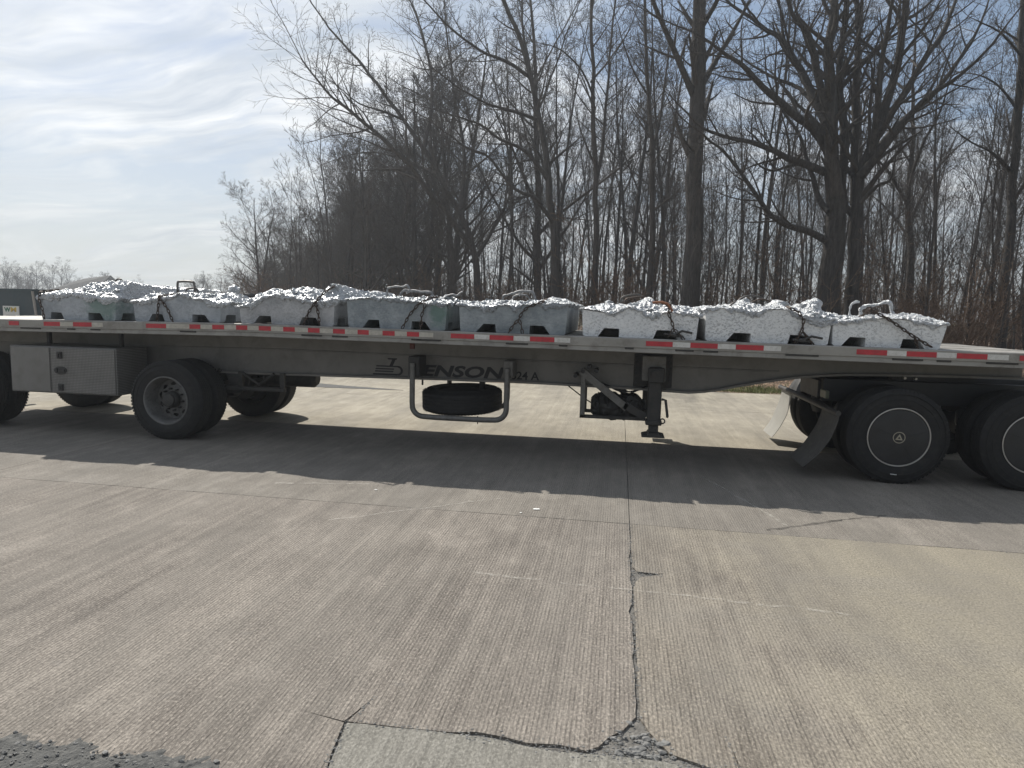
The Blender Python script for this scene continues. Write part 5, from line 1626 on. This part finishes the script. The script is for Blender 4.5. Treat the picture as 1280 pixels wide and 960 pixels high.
def make_forest_tree(seed, H, r, cfg, start):
    t = Tree(seed, 0.0075)
    rr = t.r
    p = Vector((0, 0, -0.15))
    d = Vector((rr.gauss(0, 0.04), rr.gauss(0, 0.04), 1))
    pts, rad = [p], [r * 1.25]
    ns = 11
    for i in range(ns):
        d = (d + Vector((rr.gauss(0, 0.045), rr.gauss(0, 0.045), 0.04))).normalized()
        p = p + d * (H / ns)
        pts.append(p)
        rad.append(r * (1 - 0.85 * ((i + 1) / ns) ** 1.2))
    t.limb(pts, rad, t.tr)
    t.sprout(pts, rad, H, 0, cfg, start)
    # a few dead low twigs
    c2 = dict(cfg, depth=2, n=(4, 4), len=(0.13, 0.5), up=0.0)
    t.sprout(pts[:5], rad[:5], H, 0, c2, 0.25)
    return t.tr.mesh('trunk', M['bark']), t.cr.mesh('branches', M['twig'])


def make_shrub(seed, H, m='brush'):
    t = Tree(seed, 0.0065)
    rr = t.r
    for k in range(rr.randint(7, 10)):
        a = rr.uniform(0, 6.28)
        d = Vector((math.cos(a) * 0.55, math.sin(a) * 0.55, 1))
        cfg = dict(depth=3, n=(7, 5, 3), ang=(38, 40, 40), len=(0.4, 0.5, 0.5), rad=0.6, gnarl=0.12, up=0.05)
        t.grow(Vector((rr.gauss(0, 0.12), rr.gauss(0, 0.12), -0.1)), d, H * rr.uniform(0.6, 1.1), rr.uniform(0.012, 0.024), 0, cfg, t.cr, 0.15)
    return t.cr.mesh('shrub', M[m])


def place_pair(meshes, loc, rz, sc, label, group, name='bare_tree', cat='tree', tilt=(0, 0)):
    root = empty(name, loc)
    root.rotation_euler = (tilt[0], tilt[1], rz)
    root.scale = (sc[0], sc[0], sc[1])
    tag(root, label, cat, group)
    for nm, me in zip(('trunk', 'branches'), meshes):
        o = bpy.data.objects.new(nm, me)
        COL.objects.link(o)
        o.parent = root
    return root


HEROES = {"oak":[[7.17,17.0,0],[[[[0,0,-0.2],[0.0,0.0,1.7],[-0.07,0.0,3.35],[-0.06,0.0,4.7],[-0.1,0.0,5.9]],0.417,0.375],[[[0.81,0.4,1.72],[0.78,0.4,3.38],[0.68,0.3,5.01],[0.7,0.2,6.6],[0.98,0.0,7.6],[1.27,0.0,8.88],[1.49,0.0,10.4],[1.59,0.0,12.13],[1.66,0.0,13.6]],0.253,0.112],[[[-0.09,0.0,5.77],[-0.36,0.0,7.36],[-0.5,0.0,9.18],[-0.66,0.0,10.72],[-0.62,0.0,12.24],[-0.8,0.0,13.98]],0.286,0.109],[[[0.16,0.5,5.85],[0.27,0.6,7.49],[0.06,0.8,9.42],[0.02,1.0,11.08],[0.11,1.2,12.73],[0.0,1.4,14.4]],0.181,0.083],[[[0.77,0.8,5.9],[0.71,1.0,7.58],[0.66,1.3,10.1],[0.63,1.5,12.04],[0.45,1.7,14.52]],0.154,0.084],[[[0.75,0.0,6.69],[1.06,-0.4,7.25],[1.5,-1.0,7.97],[2.0,-1.6,8.67],[2.48,-2.2,8.99],[3.16,-2.8,9.92]],0.175,0.034],[[[1.04,0.5,7.19],[1.99,1.0,8.37],[3.37,1.8,9.64],[4.31,2.4,10.9],[5.13,3.0,12.2],[5.63,3.4,13.44]],0.151,0.034],[[[1.25,0.3,8.06],[1.97,0.8,9.24],[2.74,1.4,10.47],[3.6,2.0,11.86],[4.11,2.4,13.07],[4.68,2.8,14.57]],0.149,0.041],[[[0.89,-0.3,7.4],[0.76,-0.8,8.65],[0.62,-1.2,9.75],[0.61,-1.5,10.82],[0.57,-2.0,11.75]],0.132,0.053],[[[-0.29,0.0,7.09],[-1.06,-0.5,8.02],[-1.91,-1.0,8.41],[-2.95,-1.6,8.99],[-3.82,-2.2,9.54],[-4.49,-2.6,9.84],[-5.46,-3.0,10.27]],0.19,0.034],[[[-0.46,0.0,8.01],[-0.94,0.6,9.38],[-1.4,1.2,10.66],[-1.83,1.6,11.59],[-2.53,2.2,12.46],[-3.49,2.8,13.46],[-4.53,3.2,14.7]],0.176,0.041],[[[-0.56,0.0,8.67],[-1.1,-0.6,9.64],[-1.54,-1.0,10.75],[-2.25,-1.6,11.25],[-2.71,-2.0,12.38]],0.148,0.054],[[[-0.42,0.0,6.67],[-1.31,-0.5,6.87],[-1.94,-1.0,6.94],[-2.54,-1.4,7.16],[-3.36,-1.8,7.27],[-4.17,-2.2,7.38],[-4.84,-2.6,7.51]],0.15,0.054],[[[-1.46,-0.6,6.87],[-1.88,-0.8,6.73],[-2.34,-1.0,6.56],[-2.71,-1.2,6.6],[-2.98,-1.4,6.71]],0.067,0.027],[[[-0.33,0.0,5.45],[-0.53,0.3,5.82],[-0.68,0.5,6.53],[-0.88,0.7,7.12],[-1.09,1.2,8.2],[-1.61,1.6,9.15],[-2.16,2.0,10.41]],0.123,0.041],[[[-0.25,0.0,4.38],[-1.0,-0.4,4.7],[-1.75,-0.8,4.81],[-2.36,-1.2,5.06],[-2.9,-1.6,5.56],[-3.45,-2.0,6.14],[-4.17,-2.4,6.85],[-4.72,-2.8,7.12]],0.137,0.041],[[[0.66,-0.5,5.69],[0.96,-0.8,6.1],[1.15,-1.2,6.17],[1.15,-1.4,6.43]],0.08,0.033],[[[-0.65,0.0,8.41],[-1.13,1.5,9.88],[-1.95,2.4,10.68],[-2.59,3.0,11.28],[-3.28,3.6,12.11]],0.095,0.027],[[[0.06,0.8,9.68],[0.37,0.4,10.12],[0.93,0.0,10.67],[1.15,-0.6,11.16]],0.097,0.041],[[[-0.01,0.8,10.0],[0.97,1.6,10.86],[2.02,2.4,11.86],[3.47,3.0,12.82],[4.45,3.6,13.87]],0.097,0.028]]],"straight":[[2.51,17.0,0],[[[[0,0,-0.2],[0.0,0.0,1.58],[-0.07,0.0,4.4],[-0.16,0.0,7.14],[-0.2,0.0,9.82],[-0.23,0.0,11.4],[-0.32,0.0,13.98],[-0.36,0.0,16.49]],0.387,0.172],[[[-0.25,0.0,9.16],[-0.86,-0.6,10.16],[-1.33,-1.0,10.92],[-1.83,-1.5,11.73],[-2.22,-2.0,12.6]],0.125,0.055],[[[-0.13,0.0,9.56],[0.26,0.5,10.3],[0.74,1.0,11.27],[1.32,1.6,12.38],[1.71,2.0,13.23]],0.124,0.041],[[[-0.13,0.0,7.41],[-0.57,-1.2,7.4],[-1.0,-2.0,7.95]],0.056,0.021],[[[-0.23,0.0,11.4],[0.16,-1.0,11.85],[0.44,-1.6,12.65]],0.11,0.041]]],"forked":[[-1.06,21.0,0],[[[[0,0,-0.2],[0.0,0.0,1.44],[-0.1,0.0,4.79],[-0.16,0.0,7.26],[-0.37,0.0,9.36],[-0.42,0.0,11.58],[-0.63,0.0,13.46],[-0.51,0.0,16.21]],0.256,0.102],[[[-0.16,0.0,7.26],[0.01,0.5,8.5],[0.11,1.0,9.94],[0.12,1.5,12.07],[0.23,2.0,14.24],[0.43,2.5,16.76]],0.15,0.067],[[[-0.39,0.0,10.63],[-0.82,-1.0,11.25],[-1.48,-2.0,11.66],[-2.13,-3.0,11.59]],0.082,0.033],[[[-0.45,0.0,11.26],[0.27,1.0,12.54],[0.89,2.0,13.88],[1.35,2.6,15.44]],0.082,0.033]]],"leaning":[[-2.64,21.0,0],[[[[0,0,-0.2],[0.0,0.0,1.4],[-0.16,0.0,3.44],[-0.38,0.0,5.78],[-0.64,0.0,7.76],[-0.96,0.0,9.39],[-1.42,0.0,11.34],[-1.94,0.0,12.94],[-2.65,0.0,14.55],[-3.2,0.0,16.14]],0.327,0.138],[[[-0.96,0.0,9.39],[-1.39,0.8,11.27],[-1.99,1.4,13.49],[-2.24,2.0,15.75]],0.185,0.067],[[[-0.3,0.0,5.45],[-0.95,-1.0,6.28],[-1.69,-1.6,6.56],[-2.58,-2.2,7.62],[-3.37,-3.0,7.9],[-4.16,-3.6,8.35]],0.153,0.051],[[[-0.63,0.0,7.27],[-1.36,-0.8,8.24],[-2.39,-1.6,8.53],[-3.05,-2.4,8.94],[-4.13,-3.2,9.13]],0.152,0.051],[[[-1.11,0.0,9.72],[-1.87,-1.0,9.77],[-2.83,-2.0,9.81],[-3.72,-3.0,10.11],[-4.54,-4.0,10.52]],0.134,0.042],[[[-1.56,0.0,11.5],[-2.41,-1.0,11.81],[-3.19,-2.0,11.86],[-4.23,-3.0,12.44],[-4.87,-4.0,12.89]],0.134,0.05],[[[-0.39,0.0,6.28],[-0.82,1.0,7.8],[-1.43,1.6,9.14],[-2.05,2.4,10.4],[-2.46,3.0,12.72]],0.136,0.051]]],"sweeping":[[-6.9,25.0,0],[[[[0,0,-0.2],[0.0,0.0,1.24],[-0.21,0.0,3.61],[-0.56,0.0,5.17],[-1.11,0.0,6.53],[-2.07,0.0,8.08],[-2.99,0.0,9.62],[-4.03,0.0,10.97],[-5.07,0.0,12.33],[-6.1,0.0,13.49],[-7.15,0.0,14.66],[-8.19,0.0,15.83]],0.341,0.08],[[[-0.47,0.0,4.78],[-1.46,-1.0,6.19],[-2.36,-2.0,7.51],[-3.19,-3.0,8.56],[-4.1,-3.6,9.46],[-4.97,-4.2,10.16],[-5.53,-5.0,10.6],[-6.0,-5.5,11.16],[-6.45,-6.0,11.88]],0.238,0.05],[[[-2.16,0.0,8.19],[-3.71,1.0,9.08],[-5.35,2.0,9.72],[-7.31,3.0,10.18],[-9.2,3.6,9.91]],0.138,0.04],[[[-2.99,0.0,9.62],[-2.9,1.0,12.0],[-3.43,2.0,14.7],[-4.41,3.0,17.11],[-5.65,4.0,19.64]],0.178,0.059],[[[-1.11,0.0,6.53],[-1.2,1.0,9.25],[-1.91,2.0,12.28],[-2.64,3.0,15.44],[-3.18,4.0,18.71]],0.198,0.059],[[[-4.03,0.0,10.97],[-4.69,-1.0,11.08],[-5.5,-2.0,11.17],[-6.05,-3.0,11.58]],0.119,0.04],[[[-0.38,0.0,4.2],[0.52,1.0,6.09],[1.21,1.5,8.15],[0.64,2.0,11.04],[-0.26,3.0,14.55]],0.179,0.06],[[[-4.97,-4.2,10.16],[-4.96,-4.4,10.93],[-4.73,-4.6,11.84],[-4.78,-4.8,12.58]],0.052,0.026]]],"edge":[[12.65,17.0,0],[[[[0,0,-0.2],[0.0,0.0,1.85],[-0.07,0.0,3.95],[-0.15,0.0,6.27],[-0.24,0.0,8.79],[-0.34,0.0,10.76],[-0.49,0.0,13.41]],0.227,0.147],[[[-0.19,0.0,6.65],[-1.11,-0.5,7.18],[-1.95,-1.0,7.37],[-2.91,-1.8,7.61]],0.065,0.026],[[[-0.23,0.0,8.54],[-0.58,0.5,9.45],[-0.9,1.2,10.08],[-1.19,2.0,10.49]],0.065,0.026],[[[-0.31,0.0,10.27],[-1.37,-0.8,10.72],[-2.4,-1.5,10.83]],0.064,0.026]]],"slim":[[1.16,19.0,0],[[[[0,0,-0.2],[0.0,0.0,1.52],[-0.08,0.0,4.6],[-0.2,0.0,7.6],[-0.43,0.0,9.95],[-0.68,0.0,12.26],[-0.9,0.0,15.09]],0.172,0.078],[[[-0.24,0.0,7.9],[0.05,0.5,9.21],[0.23,1.0,11.14],[0.32,1.4,13.08]],0.092,0.038],[[[-0.43,0.0,9.95],[-1.1,-0.6,10.78],[-1.58,-1.2,11.82]],0.061,0.03]]],"bushy":[[13.28,26.0,0],[[[[0,0,-0.2],[0.0,0.0,1.77],[-0.14,0.0,4.71],[-0.49,0.0,7.6],[-0.47,0.0,10.08],[-0.74,0.0,12.52],[-0.78,0.0,14.91]],0.261,0.075],[[[-0.4,0.0,6.88],[-1.59,-1.0,8.12],[-2.82,-2.0,8.77],[-3.96,-3.0,8.88]],0.11,0.037],[[[-0.3,0.0,6.16],[0.73,1.0,8.14],[1.9,2.0,9.62],[3.32,3.0,10.78]],0.11,0.037],[[[-0.46,0.0,7.6],[-0.53,-1.0,9.14],[-0.28,-2.0,10.54],[-0.39,-3.0,11.82]],0.11,0.037],[[[-0.21,0.0,5.44],[-0.78,1.4,7.02],[-1.41,2.4,8.02]],0.092,0.037]]]}
HLAB = dict(
    oak=('spreading_oak', 'massive many limbed bare oak with a short thick trunk, behind the two foremost blocks', WD),
    straight=('bare_tree', 'tall straight thick trunk left of the massive oak, forking only near the top', SL),
    forked=('bare_tree', 'bare tree whose trunk forks halfway into two upright stems, behind the dark grey block', SL),
    leaning=('bare_tree', 'bare tree with a thick trunk leaning left over the load, limbs sweeping left', WD),
    sweeping=('bare_tree', 'bare tree with long limbs sweeping out left at the left edge of the wood', WD),
    edge=('bare_tree', 'dark straight trunk at the right edge of the view', SL),
    slim=('bare_tree', 'slim upright bare tree between the forked tree and the tall straight trunk', SL),
    bushy=('bare_tree', 'bare tree with fine ascending branches between the oak and the right edge trunk', SL))
for hk, (base, limbs) in HEROES.items():
    nm, lab, cfg = HLAB[hk]
    t = Tree(sum(map(ord, hk)), 0.0065)
    first = True
    for pts, r0, r1 in limbs:
        P_ = [Vector(q) for q in pts]
        if not first:
            P_[0] = P_[0] - (P_[1] - P_[0]).normalized() * 0.15
        # smooth and roughen the path
        out = []
        for i in range(len(P_) - 1):
            a, b_, c, d = P_[max(i - 1, 0)], P_[i], P_[i + 1], P_[min(i + 2, len(P_) - 1)]
            for u in (0, 0.33, 0.67):
                q = 0.5 * ((2 * b_) + (c - a) * u + (2 * a - 5 * b_ + 4 * c - d) * u * u + (3 * b_ - a - 3 * c + d) * u ** 3)
                out.append(q + mnoise.noise_vector(q * 0.9) * min(0.10, r0 * 0.45) * (0 if i == 0 and u == 0 else 1))
        out.append(P_[-1])
        n = len(out) - 1
        if hk in ('sweeping', 'leaning', 'forked'): r0, r1 = r0 * 0.66, r1 * 0.5
        elif hk == 'oak': r0, r1 = r0, r1 * 0.8
        elif hk != 'straight': r0, r1 = r0 * 0.86, r1 * 0.55
        rad = [r0 + (r1 - r0) * (i / n) ** 0.8 for i in range(n + 1)]
        if first:
            rad[0] *= 1.35
            rad[1] *= 1.12
        t.limb(out, rad, t.tr)
        L = sum((b_ - a).length for a, b_ in zip(out, out[1:]))
        big = hk in ('oak', 'sweeping', 'leaning')
        if first:
            c1 = dict(cfg, depth=4, len=(0.16 if not big else 0.13, 0.5, 0.5, 0.5), n=(13, 6, 5, 3))
            t.sprout(out, rad, L, 0, c1, 0.38)
        else:
            c1 = dict(cfg, depth=4, n=(16, 9 if big else 7, 6, 4 if big else 3), len=(0.3, 0.30, 0.5, 0.55), up=0.05)
            t.sprout(out, rad, L, 1, c1, 0.18, n=max(6, int(L * 2.4)))
        tipd = (out[-1] - out[-2]).normalized()
        t.grow(out[-1] - tipd * 0.03, tipd, L * 0.22 + 0.8, r1, 2, dict(c1, n=(16, 9, 7, 4)), t.cr, 0.1)
        first = False
    root = empty(nm, base)
    tag(root, lab, 'tree')
    for nmm, mb_, m_ in (('trunk', t.tr, 'bark'), ('branches', t.cr, 'twig')):
        me = mb_.mesh(nmm, M[m_], True)
        o = bpy.data.objects.new(nmm, me)
        COL.objects.link(o)
        o.parent = root

PROTO = [make_forest_tree(100 + i, H, r, SL, st_) for i, (H, r, st_) in enumerate(((15, 0.13, 0.40), (16, 0.15, 0.45), (13.5, 0.10, 0.38), (14.5, 0.12, 0.5), (16.5, 0.17, 0.42), (12.5, 0.085, 0.35), (15.5, 0.14, 0.33)))]
EDGE = [make_forest_tree(140 + i, H, r, WD, st_) for i, (H, r, st_) in enumerate(((11.5, 0.15, 0.16), (12.5, 0.17, 0.14), (10.5, 0.13, 0.12)))]
SAP = [make_forest_tree(160 + i, H, r, SP, st_) for i, (H, r, st_) in enumerate(((7.5, 0.045, 0.2), (9, 0.055, 0.28), (6.5, 0.04, 0.15)))]
SHR = [make_shrub(180 + i, H) for i, H in enumerate((3.0, 3.8, 2.4, 4.4))]
used = [(v[0][0], v[0][1]) for v in HEROES.values()]
tr_rng = random.Random(5)


def free(x, y, d):
    return all((x - a) ** 2 + (y - b_) ** 2 > d * d for a, b_ in used)


def left_bound(y):
    return -0.535 * (y + 7.5) + 1.0


cnt = 0
tries = 0
while cnt < 175 and tries < 9000:
    tries += 1
    y = tr_rng.uniform(22 if cnt > 25 else 17, 58)
    x = tr_rng.uniform(-28, 42)
    if x < left_bound(y) or x > 0.62 * (y + 7.5) + 3: continue
    if x < 4 and y < 24 - 0.3 * x: continue
    if not free(x, y, 1.0 if y > 30 else 1.35): continue
    used.append((x, y))
    me = PROTO[tr_rng.randrange(len(PROTO))]
    s_ = tr_rng.uniform(0.8, 1.15) * min(1.0, 0.52 + 0.06 * max(0, x - left_bound(y)))
    place_pair(me, (x, y, 0), tr_rng.uniform(0, 6.28), (s_ * tr_rng.uniform(0.5, 0.85), s_), 'slender bare tree standing among the close trunks of the wood', 'slender bare trees of the wood', 'slender_tree', tilt=(R(tr_rng.gauss(0, 1.6)), R(tr_rng.gauss(0, 1.6))))
    cnt += 1
cnt = 0
tries = 0
while cnt < 44 and tries < 4000:
    tries += 1
    y = tr_rng.uniform(25, 62)
    x = left_bound(y) + tr_rng.uniform(-3.0, 10)
    if not free(x, y, 1.6): continue
    used.append((x, y))
    s_ = tr_rng.uniform(1.0, 1.35) * min(1.0, 0.52 + 0.07 * max(0, x - left_bound(y)))
    place_pair(EDGE[tr_rng.randrange(3)], (x, y, 0), tr_rng.uniform(0, 6.28), (s_, s_), 'low branching bare tree in the bushy left edge of the wood', 'low branching trees at the left edge of the wood', 'low_branching_tree', tilt=(0, R(tr_rng.gauss(-3, 3))))
    cnt += 1
cnt = 0
tries = 0
while cnt < 190 and tries < 5000:
    tries += 1
    y = tr_rng.uniform(13.5, 42)
    x = tr_rng.uniform(-22, 30)
    if x < left_bound(y) - 0.5 or x > 0.62 * (y + 7.5) + 2: continue
    if x < 2 and y < 21: continue
    if not free(x, y, 0.5): continue
    used.append((x, y))
    s_ = tr_rng.uniform(0.75, 1.25)
    place_pair(SAP[tr_rng.randrange(3)], (x, y, 0), tr_rng.uniform(0, 6.28), (s_, s_), 'thin bare sapling between the larger trunks of the wood', 'saplings in the wood', 'sapling', tilt=(R(tr_rng.gauss(0, 3)), R(tr_rng.gauss(0, 3))))
    cnt += 1
for i in range(250):
    for _ in range(40):
        y = tr_rng.uniform(12.0, 40) if i > 150 else tr_rng.uniform(24, 60)
        x = tr_rng.uniform(-16, 26) ** 1 if i > 150 else left_bound(y) + tr_rng.uniform(-3.5, 16)
        if x < left_bound(y) - 3 or x > 0.62 * (y + 7.5) + 2: continue
        if x < 2 and y < 19: continue
        break
    o = bpy.data.objects.new('shrub', SHR[tr_rng.randrange(4)])
    COL.objects.link(o)
    s_ = tr_rng.uniform(0.7, 1.25)
    o.location = (x, y, 0)
    o.rotation_euler = (0, 0, tr_rng.uniform(0, 6.28))
    o.scale = (s_ * 1.15, s_ * 1.15, s_)
    tag(o, 'leafless brown shrub tangled in the undergrowth of the wood', 'shrub', 'shrubs in the undergrowth')
# close small trees that make the left end of the wood slope down
for k in range(26):
    t = k / 25
    y = 34 + 26 * tr_rng.random()
    x = left_bound(y) - 1.0 + 9.0 * t + tr_rng.uniform(-0.6, 0.6)
    s_ = (0.36 + 0.55 * t) * tr_rng.uniform(0.9, 1.12)
    place_pair(EDGE[k % 3], (x, y, 0), tr_rng.uniform(0, 6.28), (s_ * 1.15, s_), 'low branching bare tree in the bushy left edge of the wood', 'low branching trees at the left edge of the wood', 'low_branching_tree')
# taller wide crowned trees along the front left of the wood
for x, y, s_ in ((-9.6, 29, 1.3), (-4.9, 32, 1.65), (-11.8, 34, 1.4), (1.2, 33, 1.6), (-14.6, 40, 1.4)):
    place_pair(EDGE[int(abs(x) * 7) % 3], (x, y, 0), x * 2.3, (s_ * 0.92, s_), 'tall wide crowned bare tree rising above the front of the wood', 'wide crowned trees along the front of the wood', 'wide_crowned_tree', tilt=(0, R(-4)))
# far trees left of the wood
for i in range(54):
    a = tr_rng.random()
    if i < 26:
        x, y, s_ = -63 + 17 * a, 74 + tr_rng.uniform(0, 14), tr_rng.uniform(0.36, 0.58) * (0.75 + 0.3 * a)
        lab, g = 'distant small bare tree left of the wood, above the second block', 'distant bare trees beside the wood'
    else:
        x, y, s_ = -104 + 24 * a * a, 84 + tr_rng.uniform(0, 14), tr_rng.uniform(0.45, 0.72) * (1.05 - 0.35 * a)
        lab, g = 'distant bare tree above the teal bin at the far left', 'distant bare trees at the far left'
    place_pair(EDGE[i % 3], (x, y, 0), tr_rng.uniform(0, 6.28), (s_ * 1.1, s_), lab, g, 'distant_tree')


# ------------------------------------------------------------------ thin spring haze in the air
hz = MB().box(-130, 130, -40, 130, -1.3, 28).build('haze', M['plate'])
tag(hz, 'thin pale haze in the air', kind='stuff')
hm = bpy.data.materials.new('haze')
hm.use_nodes = True
ht = NT(hm.node_tree)
ht.n.clear()
hv = ht.add('ShaderNodeVolumePrincipled', i_Color=(0.86, 0.92, 1.0), i_Density=0.0013, i_Anisotropy=0.35)
ht.l.new(hv.outputs[0], ht.add('ShaderNodeOutputMaterial').inputs['Volume'])
hz.data.materials.clear()
hz.data.materials.append(hm)
